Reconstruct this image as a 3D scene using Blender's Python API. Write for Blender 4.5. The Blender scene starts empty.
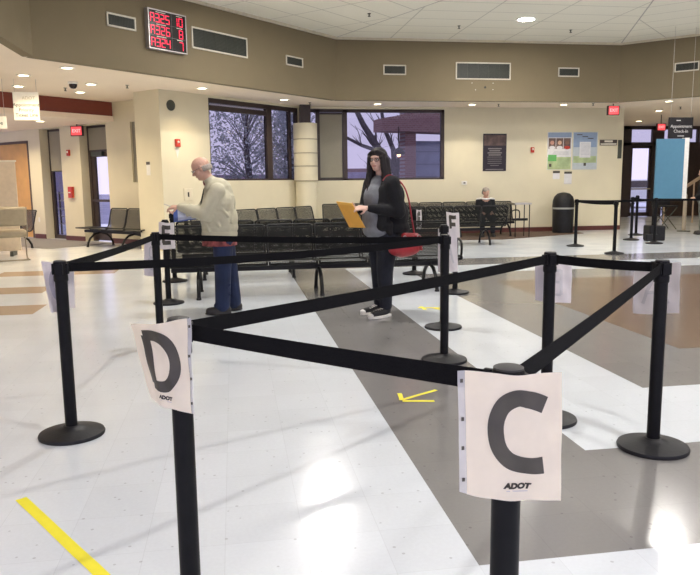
import bpy, bmesh, math, random
from mathutils import Vector, Matrix, noise
R = math.radians
rnd = random.Random(7)
scn = bpy.context.scene
col = scn.collection
S2 = math.sqrt(.5)

# ------------------------------------------------------------------ camera
YAW, PITCH, ROLL, FOC, CAMH = 0.160066, 0.14664, -0.011714, 711.23, 1.385
fwd = Vector((math.sin(YAW)*math.cos(PITCH), math.cos(YAW)*math.cos(PITCH), -math.sin(PITCH)))
rgt = Vector((math.cos(YAW), -math.sin(YAW), 0)); upv = rgt.cross(fwd)
r2 = rgt*math.cos(ROLL)+upv*math.sin(ROLL); u2 = -rgt*math.sin(ROLL)+upv*math.cos(ROLL)
cam = bpy.data.objects.new('camera', bpy.data.cameras.new('camera')); col.objects.link(cam)
M = Matrix((r2, u2, -fwd)).transposed().to_4x4(); M.translation = (0, 0, CAMH)
cam.matrix_world = M
cam.data.sensor_fit = 'HORIZONTAL'; cam.data.sensor_width = 36
cam.data.lens = FOC/700*36
cam.data.clip_start = .05; cam.data.clip_end = 400
scn.camera = cam

# ------------------------------------------------------------------ world, exposure
w = bpy.data.worlds.new('world'); scn.world = w; w.use_nodes = True
nt = w.node_tree; nt.nodes.clear()
wo = nt.nodes.new('ShaderNodeOutputWorld'); bg = nt.nodes.new('ShaderNodeBackground')
tc = nt.nodes.new('ShaderNodeTexCoord'); sx = nt.nodes.new('ShaderNodeSeparateXYZ')
rp = nt.nodes.new('ShaderNodeValToRGB'); nz = nt.nodes.new('ShaderNodeTexNoise')
nz.inputs['Scale'].default_value = 2.5; nz.inputs['Detail'].default_value = 4
mx = nt.nodes.new('ShaderNodeMixRGB'); mx.inputs[0].default_value = .18
nt.links.new(tc.outputs['Generated'], sx.inputs[0]); nt.links.new(sx.outputs['Z'], rp.inputs[0])
nt.links.new(tc.outputs['Generated'], nz.inputs['Vector'])
rp.color_ramp.elements[0].color = (.56, .50, .72, 1); rp.color_ramp.elements[1].color = (.42, .46, .80, 1)
rp.color_ramp.elements[1].position = .6
nt.links.new(rp.outputs[0], mx.inputs[1]); nt.links.new(nz.outputs['Fac'], mx.inputs[2])
nt.links.new(mx.outputs[0], bg.inputs[0]); bg.inputs[1].default_value = 1.9
nt.links.new(bg.outputs[0], wo.inputs[0])
scn.view_settings.view_transform = 'Standard'; scn.view_settings.look = 'None'
scn.view_settings.gamma = 1; scn.view_settings.use_curve_mapping = False
scn.view_settings.exposure = 0.0

def lamp(name, loc, power, color, size=.12, spot=None, blend=.6, rot=(0, 0, 0), parent=None):
    kind = 'SPOT' if spot else 'AREA'
    d = bpy.data.lights.new(name, kind); d.energy = power; d.color = color
    if spot: d.spot_size = R(spot); d.spot_blend = blend; d.shadow_soft_size = size
    else: d.shape = 'DISK'; d.size = size*2
    o = bpy.data.objects.new(name, d); col.objects.link(o); o.location = loc; o.rotation_euler = rot
    if parent: o.parent = parent
    return o
WARM = (1, .81, .54); NEUT = (1, .96, .92)

# ------------------------------------------------------------------ materials
mats = {}
def mat(name, c, rough=.6, metal=0, var=.06, scale=12, bump=0, bscale=60, alpha=1, trans=0, emit=None, es=1, spec=.5, coat=0, perf=None, tl=0):
    if name in mats: return mats[name]
    m = bpy.data.materials.new(name); m.use_nodes = True; t = m.node_tree
    b = t.nodes['Principled BSDF']
    b.inputs['Roughness'].default_value = rough; b.inputs['Metallic'].default_value = metal
    b.inputs['Specular IOR Level'].default_value = spec
    b.inputs['Coat Weight'].default_value = coat
    tcx = t.nodes.new('ShaderNodeTexCoord')
    n = t.nodes.new('ShaderNodeTexNoise'); n.inputs['Scale'].default_value = scale; n.inputs['Detail'].default_value = 3
    t.links.new(tcx.outputs['Object'], n.inputs['Vector'])
    r = t.nodes.new('ShaderNodeValToRGB')
    r.color_ramp.elements[0].position = .3; r.color_ramp.elements[1].position = .7
    r.color_ramp.elements[0].color = tuple(max(0, x*(1-var)) for x in c)+(1,)
    r.color_ramp.elements[1].color = tuple(min(1, x*(1+var)) for x in c)+(1,)
    t.links.new(n.outputs['Fac'], r.inputs[0]); t.links.new(r.outputs[0], b.inputs['Base Color'])
    if bump:
        n2 = t.nodes.new('ShaderNodeTexNoise'); n2.inputs['Scale'].default_value = bscale; n2.inputs['Detail'].default_value = 4
        t.links.new(tcx.outputs['Object'], n2.inputs['Vector'])
        bp = t.nodes.new('ShaderNodeBump'); bp.inputs['Strength'].default_value = bump; bp.inputs['Distance'].default_value = .01
        t.links.new(n2.outputs['Fac'], bp.inputs['Height']); t.links.new(bp.outputs[0], b.inputs['Normal'])
    if emit:
        b.inputs['Emission Color'].default_value = tuple(emit)+(1,); b.inputs['Emission Strength'].default_value = es
    if alpha < 1: b.inputs['Alpha'].default_value = alpha
    if trans: b.inputs['Transmission Weight'].default_value = trans
    if perf:   # round perforations laid out in the sheet's own metres (uv)
        out = t.nodes['Material Output']
        def m1(op, *a):
            q = t.nodes.new('ShaderNodeMath'); q.operation = op
            for i, v in enumerate(a):
                if isinstance(v, (int, float)): q.inputs[i].default_value = v
                else: t.links.new(v, q.inputs[i])
            return q.outputs[0]
        s = t.nodes.new('ShaderNodeSeparateXYZ'); t.links.new(tcx.outputs['UV'], s.inputs[0])
        p, rad = perf
        v = m1('DIVIDE', s.outputs[1], p); row = m1('FLOOR', v)
        u = m1('ADD', m1('DIVIDE', s.outputs[0], p), m1('MULTIPLY', m1('MODULO', row, 2.0), .5))
        fu = m1('SUBTRACT', m1('FRACT', u), .5); fv = m1('SUBTRACT', m1('FRACT', v), .5)
        dd = m1('SQRT', m1('ADD', m1('MULTIPLY', fu, fu), m1('MULTIPLY', fv, fv)))
        hole = m1('LESS_THAN', dd, rad)
        tr = t.nodes.new('ShaderNodeBsdfTransparent'); ms = t.nodes.new('ShaderNodeMixShader')
        t.links.new(hole, ms.inputs[0]); t.links.new(b.outputs[0], ms.inputs[1]); t.links.new(tr.outputs[0], ms.inputs[2])
        t.links.new(ms.outputs[0], out.inputs[0])
    if tl:
        out = t.nodes['Material Output']
        tn = t.nodes.new('ShaderNodeBsdfTranslucent'); t.links.new(r.outputs[0], tn.inputs[0])
        ms = t.nodes.new('ShaderNodeMixShader'); ms.inputs[0].default_value = tl
        t.links.new(b.outputs[0], ms.inputs[1]); t.links.new(tn.outputs[0], ms.inputs[2]); t.links.new(ms.outputs[0], out.inputs[0])
    mats[name] = m; return m

def glass_mat(name, tint=(.9, .92, .95)):
    m = bpy.data.materials.new(name); m.use_nodes = True; t = m.node_tree; t.nodes.clear()
    o = t.nodes.new('ShaderNodeOutputMaterial'); a = t.nodes.new('ShaderNodeBsdfTransparent'); g = t.nodes.new('ShaderNodeBsdfGlossy')
    lw = t.nodes.new('ShaderNodeLayerWeight'); lw.inputs[0].default_value = .5
    pw = t.nodes.new('ShaderNodeMath'); pw.operation = 'POWER'; pw.inputs[1].default_value = 5; t.links.new(lw.outputs['Facing'], pw.inputs[0])
    ma = t.nodes.new('ShaderNodeMath'); ma.operation = 'MULTIPLY_ADD'; ma.inputs[1].default_value = .94; ma.inputs[2].default_value = .04; t.links.new(pw.outputs[0], ma.inputs[0])
    n = t.nodes.new('ShaderNodeTexNoise'); n.inputs['Scale'].default_value = 1.5
    bp = t.nodes.new('ShaderNodeBump'); bp.inputs['Strength'].default_value = .02
    t.links.new(n.outputs[0], bp.inputs['Height']); t.links.new(bp.outputs[0], g.inputs['Normal'])
    a.inputs[0].default_value = tint+(1,); g.inputs['Roughness'].default_value = .02
    mm = t.nodes.new('ShaderNodeMixShader'); t.links.new(ma.outputs[0], mm.inputs[0])
    t.links.new(a.outputs[0], mm.inputs[1]); t.links.new(g.outputs[0], mm.inputs[2]); t.links.new(mm.outputs[0], o.inputs[0])
    mats[name] = m; return m

def floor_mat(name, c, rough=.16):
    m = bpy.data.materials.new(name); m.use_nodes = True; t = m.node_tree; b = t.nodes['Principled BSDF']
    L = t.links
    def m1(op, *a):
        q = t.nodes.new('ShaderNodeMath'); q.operation = op
        for i, v in enumerate(a):
            if isinstance(v, (int, float)): q.inputs[i].default_value = v
            else: L.new(v, q.inputs[i])
        return q.outputs[0]
    tcx = t.nodes.new('ShaderNodeTexCoord'); s = t.nodes.new('ShaderNodeSeparateXYZ'); L.new(tcx.outputs['Object'], s.inputs[0])
    u = m1('DIVIDE', m1('SUBTRACT', s.outputs[0], TX0), TXP); v = m1('DIVIDE', m1('SUBTRACT', s.outputs[1], TY0), TYP)
    wn = t.nodes.new('ShaderNodeTexWhiteNoise'); wn.noise_dimensions = '2D'
    cb = t.nodes.new('ShaderNodeCombineXYZ'); L.new(m1('FLOOR', u), cb.inputs[0]); L.new(m1('FLOOR', v), cb.inputs[1]); L.new(cb.outputs[0], wn.inputs['Vector'])
    du = m1('MINIMUM', m1('FRACT', u), m1('SUBTRACT', 1.0, m1('FRACT', u))); dv = m1('MINIMUM', m1('FRACT', v), m1('SUBTRACT', 1.0, m1('FRACT', v)))
    seam = m1('LESS_THAN', m1('MINIMUM', du, dv), .0042)
    n = t.nodes.new('ShaderNodeTexNoise'); n.inputs['Scale'].default_value = 60; n.inputs['Detail'].default_value = 3; L.new(tcx.outputs['Object'], n.inputs['Vector'])
    vo = t.nodes.new('ShaderNodeTexVoronoi'); vo.inputs['Scale'].default_value = 13; vo.inputs['Randomness'].default_value = 1; L.new(tcx.outputs['Object'], vo.inputs['Vector'])
    speck = m1('LESS_THAN', vo.outputs['Distance'], .085)
    n3 = t.nodes.new('ShaderNodeTexNoise'); n3.inputs['Scale'].default_value = 1.1; n3.inputs['Detail'].default_value = 5; L.new(tcx.outputs['Object'], n3.inputs['Vector'])
    k = m1('ADD', .93, m1('MULTIPLY', wn.outputs[0], .05)); k = m1('ADD', k, m1('MULTIPLY', m1('SUBTRACT', n.outputs[0], .5), .10))
    k = m1('ADD', k, m1('MULTIPLY', m1('SUBTRACT', n3.outputs[0], .5), .16))
    k = m1('MULTIPLY', k, m1('SUBTRACT', 1.0, m1('MULTIPLY', seam, .11))); k = m1('MULTIPLY', k, m1('SUBTRACT', 1.0, m1('MULTIPLY', speck, .28)))
    cm = t.nodes.new('ShaderNodeVectorMath'); cm.operation = 'SCALE'; cm.inputs[0].default_value = c; L.new(k, cm.inputs['Scale'])
    L.new(cm.outputs[0], b.inputs['Base Color'])
    rr = m1('ADD', rough-.04, m1('MULTIPLY', n3.outputs[0], .10)); L.new(rr, b.inputs['Roughness'])
    bp = t.nodes.new('ShaderNodeBump'); bp.inputs['Strength'].default_value = .05; bp.inputs['Distance'].default_value = .004
    n4 = t.nodes.new('ShaderNodeTexNoise'); n4.inputs['Scale'].default_value = 7; L.new(tcx.outputs['Object'], n4.inputs['Vector'])
    L.new(n4.outputs[0], bp.inputs['Height']); L.new(bp.outputs[0], b.inputs['Normal'])
    b.inputs['Specular IOR Level'].default_value = .6
    mats[name] = m; return m

def ceil_mat(name, c, gu, gv, lw=.02):
    m = bpy.data.materials.new(name); m.use_nodes = True; t = m.node_tree; b = t.nodes['Principled BSDF']; L = t.links
    def m1(op, *a):
        q = t.nodes.new('ShaderNodeMath'); q.operation = op
        for i, v in enumerate(a):
            if isinstance(v, (int, float)): q.inputs[i].default_value = v
            else: L.new(v, q.inputs[i])
        return q.outputs[0]
    tcx = t.nodes.new('ShaderNodeTexCoord'); s = t.nodes.new('ShaderNodeSeparateXYZ'); L.new(tcx.outputs['UV'], s.inputs[0])
    def dist(o, g):
        f = m1('FRACT', m1('DIVIDE', o, g)); return m1('MULTIPLY', m1('MINIMUM', f, m1('SUBTRACT', 1.0, f)), g)
    line = m1('LESS_THAN', m1('MINIMUM', dist(s.outputs[0], gu), dist(s.outputs[1], gv)), lw)
    n = t.nodes.new('ShaderNodeTexNoise'); n.inputs['Scale'].default_value = 30; L.new(tcx.outputs['UV'], n.inputs['Vector'])
    k = m1('MULTIPLY', m1('ADD', .95, m1('MULTIPLY', n.outputs[0], .1)), m1('SUBTRACT', 1.0, m1('MULTIPLY', line, .30)))
    cm = t.nodes.new('ShaderNodeVectorMath'); cm.operation = 'SCALE'; cm.inputs[0].default_value = c; L.new(k, cm.inputs['Scale'])
    L.new(cm.outputs[0], b.inputs['Base Color']); b.inputs['Roughness'].default_value = .9
    mats[name] = m; return m

def brick_mat(name, c1, c2, mortar, scale=1):
    m = bpy.data.materials.new(name); m.use_nodes = True; t = m.node_tree; b = t.nodes['Principled BSDF']
    tcx = t.nodes.new('ShaderNodeTexCoord'); mp = t.nodes.new('ShaderNodeMapping'); mp.inputs['Rotation'].default_value = (R(90), 0, 0)
    br = t.nodes.new('ShaderNodeTexBrick'); br.inputs['Scale'].default_value = 4*scale
    br.inputs['Color1'].default_value = c1+(1,); br.inputs['Color2'].default_value = c2+(1,); br.inputs['Mortar'].default_value = mortar+(1,)
    t.links.new(tcx.outputs['Object'], mp.inputs[0]); t.links.new(mp.outputs[0], br.inputs['Vector']); t.links.new(br.outputs[0], b.inputs['Base Color'])
    b.inputs['Roughness'].default_value = .9; mats[name] = m; return m

TX0, TXP, TY0, TYP = -.077, .3048, 2.31, .3225
FW = floor_mat('tile_white', (.705, .75, .79)); FG = floor_mat('tile_grey', (.235, .228, .220)); FBL = floor_mat('tile_brown_lit', (.42, .31, .215), .2); FB = floor_mat('tile_brown', (.195, .130, .086), .2)  # left stripes use a brown copy lightened to imitate reflection on the floor
CREAM = mat('cream_wall_paint', (.72, .665, .495), .75, var=.025, scale=2, bump=.05, bscale=200)
TAN = mat('tan_wall_paint', (.205, .165, .098), .85, var=.03, scale=2, bump=.1, bscale=150)
CEILW = ceil_mat('ceiling_tile', (.88, .86, .755), 1.40, .70, .013)
CEILL = mat('ceiling_plaster', (.88, .765, .64), .85, var=.02, scale=1)
BURG = mat('burgundy_paint', (.20, .045, .03), .7, var=.04)
BASEM = mat('burgundy_base', (.10, .025, .02), .5)
BRONZE = mat('dark_bronze_frame', (.045, .030, .028), .45, var=.1)
GLASS = glass_mat('tinted_window_glass', (.74, .74, .77)); CLEAR = glass_mat('clear_door_glass', (.97, .97, .98))
BLACK = mat('black_post_enamel', (.007, .007, .008), .45, var=.2, spec=.16)
BLACKR = mat('black_rubber', (.013, .013, .015), .5, var=.2, bump=.1, spec=.3)
BELTM = mat('black_belt_webbing', (.008, .008, .009), .85, spec=.08, var=.25, scale=300, bump=.3, bscale=700)
CAPTOP = mat('grey_black_cap', (.05, .05, .05), .55, var=.15, spec=.3)
PAPER = mat('paper_in_sleeve', (.91, .84, .69), .35, var=.035, scale=18, bump=.15, bscale=14, tl=.25)
PAPERB = mat('back_of_paper', (.80, .76, .76), .5, var=.03, scale=18, bump=.1, bscale=14, tl=.25)
INK = mat('faded_black_ink', (.060, .053, .040), .4, var=.25, scale=14)
INKG = mat('ink_showing_through', (.62, .60, .61), .6)
SLEEVE = mat('clear_plastic_edge', (.85, .84, .82), .2, alpha=.55)
PERF = mat('perforated_dark_steel', (.010, .010, .009), .6, spec=.2, var=.15, perf=(.020, .25))
PERFL = mat('perforated_grey_steel', (.045, .045, .036), .5, spec=.3, var=.15, perf=(.020, .22))
STEEL = mat('black_bench_steel', (.009, .009, .009), .42, spec=.3, var=.15)
CHROME = mat('brushed_metal', (.55, .53, .50), .3, metal=1)
WHITE = mat('white_paint', (.80, .78, .73), .6)
OFFW = mat('light_fixture_white', (.85, .83, .78), .5)
VENTD = mat('vent_dark_grille', (.030, .032, .025), .6, var=.1)
VENTG = mat('vent_louvre', (.055, .062, .048), .5, var=.1)
VENTF = mat('vent_frame', (.68, .64, .54), .5)
SHADE = mat('roller_shade_fabric', (.30, .28, .22), .9, var=.04, scale=40)
OAK = mat('oak_veneer', (.66, .36, .09), .45, var=.07, scale=4)
YEL = mat('yellow_floor_tape', (.86, .78, .03), .5, var=.05)
RED = mat('red_plastic', (.50, .04, .02), .4)
LED = mat('red_led', (.6, .0, .05), .4, emit=(1, .02, .07), es=1.0)
EXITM = mat('exit_sign_face', (.75, .08, .1), .5, emit=(1, .09, .10), es=.9)
GLOW = mat('downlight_lens', (1, .95, .85), .5, emit=(1, .90, .72), es=2.2)
GLOWH = mat('can_lens', (1, .97, .92), .5, emit=(1, .97, .92), es=25)

# ------------------------------------------------------------------ mesh builder
class MB:
    def __init__(s): s.v = []; s.f = []; s.uv = {}; s.mi = []; s.cur = 0
    def face(s, idx, uv=None):
        if uv: s.uv[len(s.f)] = uv
        s.f.append(tuple(idx)); s.mi.append(s.cur); return s
    def quad(s, a, b, c, d, uv=None):
        n = len(s.v); s.v += [Vector(a), Vector(b), Vector(c), Vector(d)]; return s.face((n, n+1, n+2, n+3), uv)
    def poly(s, pts):
        n = len(s.v); s.v += [Vector(p) for p in pts]; return s.face(range(n, n+len(pts)))
    def box(s, x0, x1, y0, y1, z0, z1, M=None):
        n = len(s.v)
        for p in ((x0, y0, z0), (x1, y0, z0), (x1, y1, z0), (x0, y1, z0), (x0, y0, z1), (x1, y0, z1), (x1, y1, z1), (x0, y1, z1)):
            p = Vector(p); s.v.append(M @ p if M else p)
        for q in ((3, 2, 1, 0), (4, 5, 6, 7), (0, 1, 5, 4), (1, 2, 6, 5), (2, 3, 7, 6), (3, 0, 4, 7)): s.face([n+i for i in q])
        return s
    def lathe(s, prof, n=28, c=(0, 0, 0), M=None, sx=1, sy=1, cap=True):
        b = len(s.v); k = len(prof)
        for r, z in prof:
            for i in range(n):
                a = 2*math.pi*i/n; p = Vector((c[0]+r*math.cos(a)*sx, c[1]+r*math.sin(a)*sy, c[2]+z)); s.v.append(M @ p if M else p)
        for j in range(k-1):
            for i in range(n):
                i2 = (i+1) % n; s.face((b+j*n+i, b+j*n+i2, b+(j+1)*n+i2, b+(j+1)*n+i))
        if cap and prof[0][0] > 1e-6: s.face([b+i for i in range(n)][::-1])
        if cap and prof[-1][0] > 1e-6: s.face([b+(k-1)*n+i for i in range(n)])
        return s
    def tube(s, pts, rad, n=8, caps=True, flat=None):
        pts = [Vector(p) for p in pts]; k = len(pts)
        if not isinstance(rad, (list, tuple)): rad = [rad]*k
        b = len(s.v); up = Vector((0, 0, 1)); prev = None
        for j, p in enumerate(pts):
            d = (pts[min(j+1, k-1)]-pts[max(j-1, 0)]).normalized()
            if prev is None:
                a = d.cross(up)
                if a.length < .05: a = d.cross(Vector((0, 1, 0)))
            else: a = prev - d*prev.dot(d)
            a.normalize(); prev = a; c = d.cross(a)
            for i in range(n):
                t = 2*math.pi*i/n; s.v.append(p+(a*math.cos(t)+c*math.sin(t))*rad[j])
        for j in range(k-1):
            for i in range(n):
                i2 = (i+1) % n; s.face((b+j*n+i2, b+j*n+i, b+(j+1)*n+i, b+(j+1)*n+i2))
        if caps: s.face([b+i for i in range(n)]); s.face([b+(k-1)*n+i for i in range(n)][::-1])
        return s
    def cone(s, p, q, r1, r2, n=14, m=4):   # round cone: tapered limb with rounded ends
        p, q = Vector(p), Vector(q); d = (q-p); l = d.length; d.normalize()
        pts = []; rr = []
        for i in range(m+1):
            t = math.pi/2*(1-i/m); pts.append(p-d*r1*math.sin(t)); rr.append(max(r1*math.cos(t), r1*.02))
        for i in range(m+1):
            t = math.pi/2*i/m; pts.append(q+d*r2*math.sin(t)); rr.append(max(r2*math.cos(t), r2*.02))
        return s.tube(pts, rr, n)
    def ell(s, c, rx, ry, rz, M=None, n=18):
        prof = [(max(math.sin(math.pi*i/12), .01), -math.cos(math.pi*i/12)) for i in range(13)]
        T = Matrix.Translation(c) @ (M or Matrix()) @ Matrix.Diagonal((rx, ry, rz, 1))
        return s.lathe(prof, n, M=T)
    def mesh(s, name, smooth=False):
        me = bpy.data.meshes.new(name); me.from_pydata([tuple(v) for v in s.v], [], s.f)
        if s.uv:
            ul = me.uv_layers.new(name='uv')
            for p in me.polygons:
                if p.index in s.uv:
                    for li, u in zip(p.loop_indices, s.uv[p.index]): ul.data[li].uv = u
        if any(s.mi):
            for p, i in zip(me.polygons, s.mi): p.material_index = i
        if smooth:
            for p in me.polygons: p.use_smooth = True
        me.update(); return me
    def build(s, name, m, parent=None, loc=(0, 0, 0), rz=0, smooth=False, bevel=0, angle=None, label=None):
        o = bpy.data.objects.new(name, s.mesh(name, smooth)); col.objects.link(o)
        for k in (m if isinstance(m, (list, tuple)) else [m]): o.data.materials.append(k)
        if parent: o.parent = parent
        o.location = loc; o.rotation_euler = (0, 0, rz)
        if smooth and angle is None: angle = 40
        if angle: o.data.set_sharp_from_angle(angle=R(angle))
        if bevel:
            b = o.modifiers.new('bevel', 'BEVEL'); b.width = bevel; b.segments = 2; b.limit_method = 'ANGLE'
        if label: o['label'] = label
        return o

def tag(o, label, cat, group=None, kind=None):
    o['label'] = label; o['category'] = cat
    if group: o['group'] = group
    if kind: o['kind'] = kind
    return o
def thing(name, label, cat, loc=(0, 0, 0), rz=0, group=None):
    o = bpy.data.objects.new(name, None); col.objects.link(o); o.empty_display_size = .1
    o.location = loc; o.rotation_euler = (0, 0, rz); return tag(o, label, cat, group)
def struct(o): o['kind'] = 'structure'; return o
def copy_tree(o, parent=None):
    c = o.copy(); col.objects.link(c)
    if parent: c.parent = parent
    for ch in [x for x in bpy.data.objects if x.parent == o]: copy_tree(ch, c)
    return c

def text_mesh(txt, size, bold=0):
    cu = bpy.data.curves.new('t', 'FONT'); cu.body = txt; cu.size = size; cu.align_x = 'CENTER'; cu.align_y = 'CENTER'; cu.offset = bold
    cu.resolution_u = 3; cu.extrude = size*.015
    o = bpy.data.objects.new('t', cu); col.objects.link(o)
    dg = bpy.context.evaluated_depsgraph_get(); me = bpy.data.meshes.new_from_object(o.evaluated_get(dg))
    bpy.data.objects.remove(o); bpy.data.curves.remove(cu); return me
def text(name, txt, size, m, parent, loc, rx=90, rz=0, bold=0, sx=1):
    me = text_mesh(txt, size, bold); me.name = name
    for v in me.vertices: v.co.x *= sx
    o = bpy.data.objects.new(name, me); col.objects.link(o); me.materials.clear(); me.materials.append(m)
    o.parent = parent; o.location = loc; o.rotation_euler = (R(rx), 0, R(rz)); return o

class Fr:      # wall frame: s along the wall, d outward (away from the hall), z up
    def __init__(s, x, y, deg): s.o = Vector((x, y, 0)); s.rz = R(deg); s.M = Matrix.Translation(s.o) @ Matrix.Rotation(s.rz, 4, 'Z')
    def at(s, a, d, z): return tuple(s.M @ Vector((a, d, z)))
FL = Fr(-3, 18, -45); FN = Fr(1.75, 18.4, 45); FK = Fr(0, 18.4, 0)
BL = Fr(2.46, 16.96, 45); BK = Fr(0, 16.96, 0); BR = Fr(9.6, 16.96, -45)

def wall(name, fr, s0, s1, z1, th, holes, m, z0=0):
    ss = sorted(set([s0, s1]+[h[0] for h in holes]+[h[1] for h in holes])); zs = sorted(set([z0, z1]+[h[2] for h in holes]+[h[3] for h in holes]))
    b = MB()
    for i in range(len(ss)-1):
        run = None
        for j in range(len(zs)-1):
            cs, cz = (ss[i]+ss[i+1])/2, (zs[j]+zs[j+1])/2
            inside = any(h[0] < cs < h[1] and h[2] < cz < h[3] for h in holes)
            if not inside:
                if run is None: run = zs[j]
                if j == len(zs)-2: b.box(ss[i], ss[i+1], 0, th, run, zs[j+1])
            elif run is not None: b.box(ss[i], ss[i+1], 0, th, run, zs[j]); run = None
    return struct(b.build(name, m, loc=fr.o, rz=fr.rz))

# ------------------------------------------------------------------ floor
def tile_kind(cx, cy):
    i = math.floor((cx-TX0)/TXP+1e-6); j = math.floor((cy-TY0)/TYP+1e-6)
    # nested squares to the right: i 3..5 grey, 6..8 white, 9..11 grey, 12+ brown ; ends mirrored at the far side
    ring = min(i-3, j, 30-j)
    if ring < 0:
        y = cy; 
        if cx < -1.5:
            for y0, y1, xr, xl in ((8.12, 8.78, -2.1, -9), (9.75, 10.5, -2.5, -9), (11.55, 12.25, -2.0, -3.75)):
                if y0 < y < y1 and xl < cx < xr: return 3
        return 0
    if i > 3+40: return 0
    if ring < 3: return 1
    if ring < 6: return 0
    if ring < 9: return 1
    return 2
b = MB()
for j in range(-26, 76):
    y0 = TY0+j*TYP
    i = -42
    while i < 84:
        k = tile_kind(TX0+(i+.5)*TXP, y0+TYP/2); e = i
        while e < 84 and tile_kind(TX0+(e+.5)*TXP, y0+TYP/2) == k: e += 1
        b.cur = k; b.quad((TX0+i*TXP, y0, 0), (TX0+e*TXP, y0, 0), (TX0+e*TXP, y0+TYP, 0), (TX0+i*TXP, y0+TYP, 0)); i = e
struct(b.build('floor', [FW, FG, FB, FBL]))

# ------------------------------------------------------------------ hall shell
HC, LC = 4.71, 3.30
OCT = [(2.46, 16.96), (9.6, 16.96), (14.65, 11.9), (14.65, 4.8), (9.6, -.25), (2.46, -.25), (-2.88, 5.1), (-2.88, 11.62)]
cen = Vector((6.03, 8.34))
b = MB()
for k in range(8):
    p, q = Vector(OCT[k]), Vector(OCT[(k+1) % 8]); e = (q-p).normalized(); nn = Vector((e.y, -e.x))
    if nn.dot(cen-p) < 0: nn = -nn
    def uv(x): 
        d = x-p; return (d.dot(e)+(.10 if k == 0 else .35), d.dot(nn))
    b.quad((q.x, q.y, HC), (p.x, p.y, HC), (cen.x, cen.y, HC), (cen.x, cen.y, HC), None)
    n = len(b.v); b.v.pop(); b.f.pop(); b.mi.pop(); n = len(b.v); b.face((n-3, n-2, n-1), [uv(q), uv(p), uv(cen)])
struct(b.build('ceiling', CEILW))
b = MB()     # hip battens between the ceiling sectors
for k in range(8):
    p = Vector(OCT[k]+(HC,)); c3 = Vector((cen.x, cen.y, HC)); d = (c3-p).normalized(); n3 = Vector((-d.y, d.x, 0))*.014
    b.quad(p-n3-Vector((0, 0, .006)), p+n3-Vector((0, 0, .006)), c3+n3-Vector((0, 0, .006)), c3-n3-Vector((0, 0, .006)))
struct(b.build('trim_1', mat('ceiling_grid_line', (.50, .48, .44), .7)))
names = ['wall_band_back', 'wall_band_right_corner', 'wall_band_right', 'wall_band_right_front', 'wall_band_front', 'wall_band_left_front', 'wall_band_left', 'wall_band_left_corner']
for k in range(8):
    p, q = Vector(OCT[k]), Vector(OCT[(k+1) % 8]); l = (q-p).length; a = math.atan2(q.y-p.y, q.x-p.x)
    bb = MB().box(-.02, l+.02, -.006, .15, LC-.004, HC+.05); struct(bb.build(names[k], TAN, loc=(p.x, p.y, 0), rz=a))
b = MB()     # cove trim at the top of the band
for k in range(8):
    p, q = Vector(OCT[k]), Vector(OCT[(k+1) % 8]); l = (q-p).length; a = math.atan2(q.y-p.y, q.x-p.x)
    T = Matrix.Translation((p.x, p.y, 0)) @ Matrix.Rotation(a, 4, 'Z'); b.box(0, l, -.07, 0, HC-.045, HC-.002, T)
struct(b.build('trim_2', mat('cream_cove', (.66, .60, .48), .7)))
# low ceiling round the octagon
def slab(name, pts, z, m, th=.12):
    b = MB(); n = len(pts); b.v = [Vector((x, y, z)) for x, y in pts]+[Vector((x, y, z+th)) for x, y in pts]
    b.face(range(n)); b.face([n+i for i in range(n)][::-1])
    for i in range(n): b.face((i, (i+1) % n, n+(i+1) % n, n+i))
    o = b.build(name, m); return struct(o)
slab('ceiling_back', [OCT[0], OCT[1], (10.75, 19.4), (1.2, 19.4), (1.6, 18.4)], LC, CEILL)
slab('ceiling_left', [OCT[0], (1.6, 18.4), (.8, 19.6), (-2.6, 17.6), (-2.75, 17.75), (-8, 12.5), (-8, 3.0), (-5, -1), (2.46, -1.6), OCT[5], OCT[6], OCT[7]], LC, CEILL)
slab('ceiling_right', [OCT[1], OCT[2], OCT[3], OCT[4], OCT[5], (2.46, -1.6), (20, -1.6), (24, 6), (24, 26), (12.5, 26), (10.75, 19.4)], LC, CEILL)
slab('ceiling_left_alcove', [(-2.7, 17.7), (-2.8, 18.3), (-8.5, 24), (-13, 20), (-8, 12.4)], 2.86, CEILL)
o = MB().box(-6.6, .02, 0, .16, 2.865, LC+.02).build('wall_beam', BURG, loc=(-2.72, 17.72, 0), rz=R(45)); struct(o)
# walls
wall('wall_left', FL, -9, 1.75, LC, .34, [(-5.55, -3.28, 0, 2.57), (-2.72, -1.80, .0, 2.84), (-.98, .10, 0, 2.84), (1.02, 1.30, 1.45, 2.82)], CREAM)
wall('wall_window', FN, -3.13, 0, LC, .16, [(-3.13, -.08, 1.46, 3.25)], CREAM)
wall('wall_back', FK, 1.68, 10.6, LC, .16, [(1.78, 5.53, 1.44, 3.24)], CREAM)
wall('wall_right', Fr(10.6, 18.4, 60), 0, 7.2, LC, .16, [], CREAM)
b = MB(); p = [(-.465, 16.185), (-1.42, 15.23), (-1.98, 15.79), (-2.15, 17.1), (-1.0, 17.2), (-.57, 16.30)]
n = len(p); b.v = [Vector((x, y, 0)) for x, y in p]+[Vector((x, y, LC)) for x, y in p]
for i in range(n): b.face(((i+1) % n, i, n+i, n+(i+1) % n))
struct(b.build('wall_pier', CREAM))
wall('wall_far_left', Fr(-8, -1, 90), 0, 16, LC, .16, [], CREAM)
wall('wall_far_right', Fr(20, 26, -90), 0, 27, LC, .16, [], CREAM)
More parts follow.
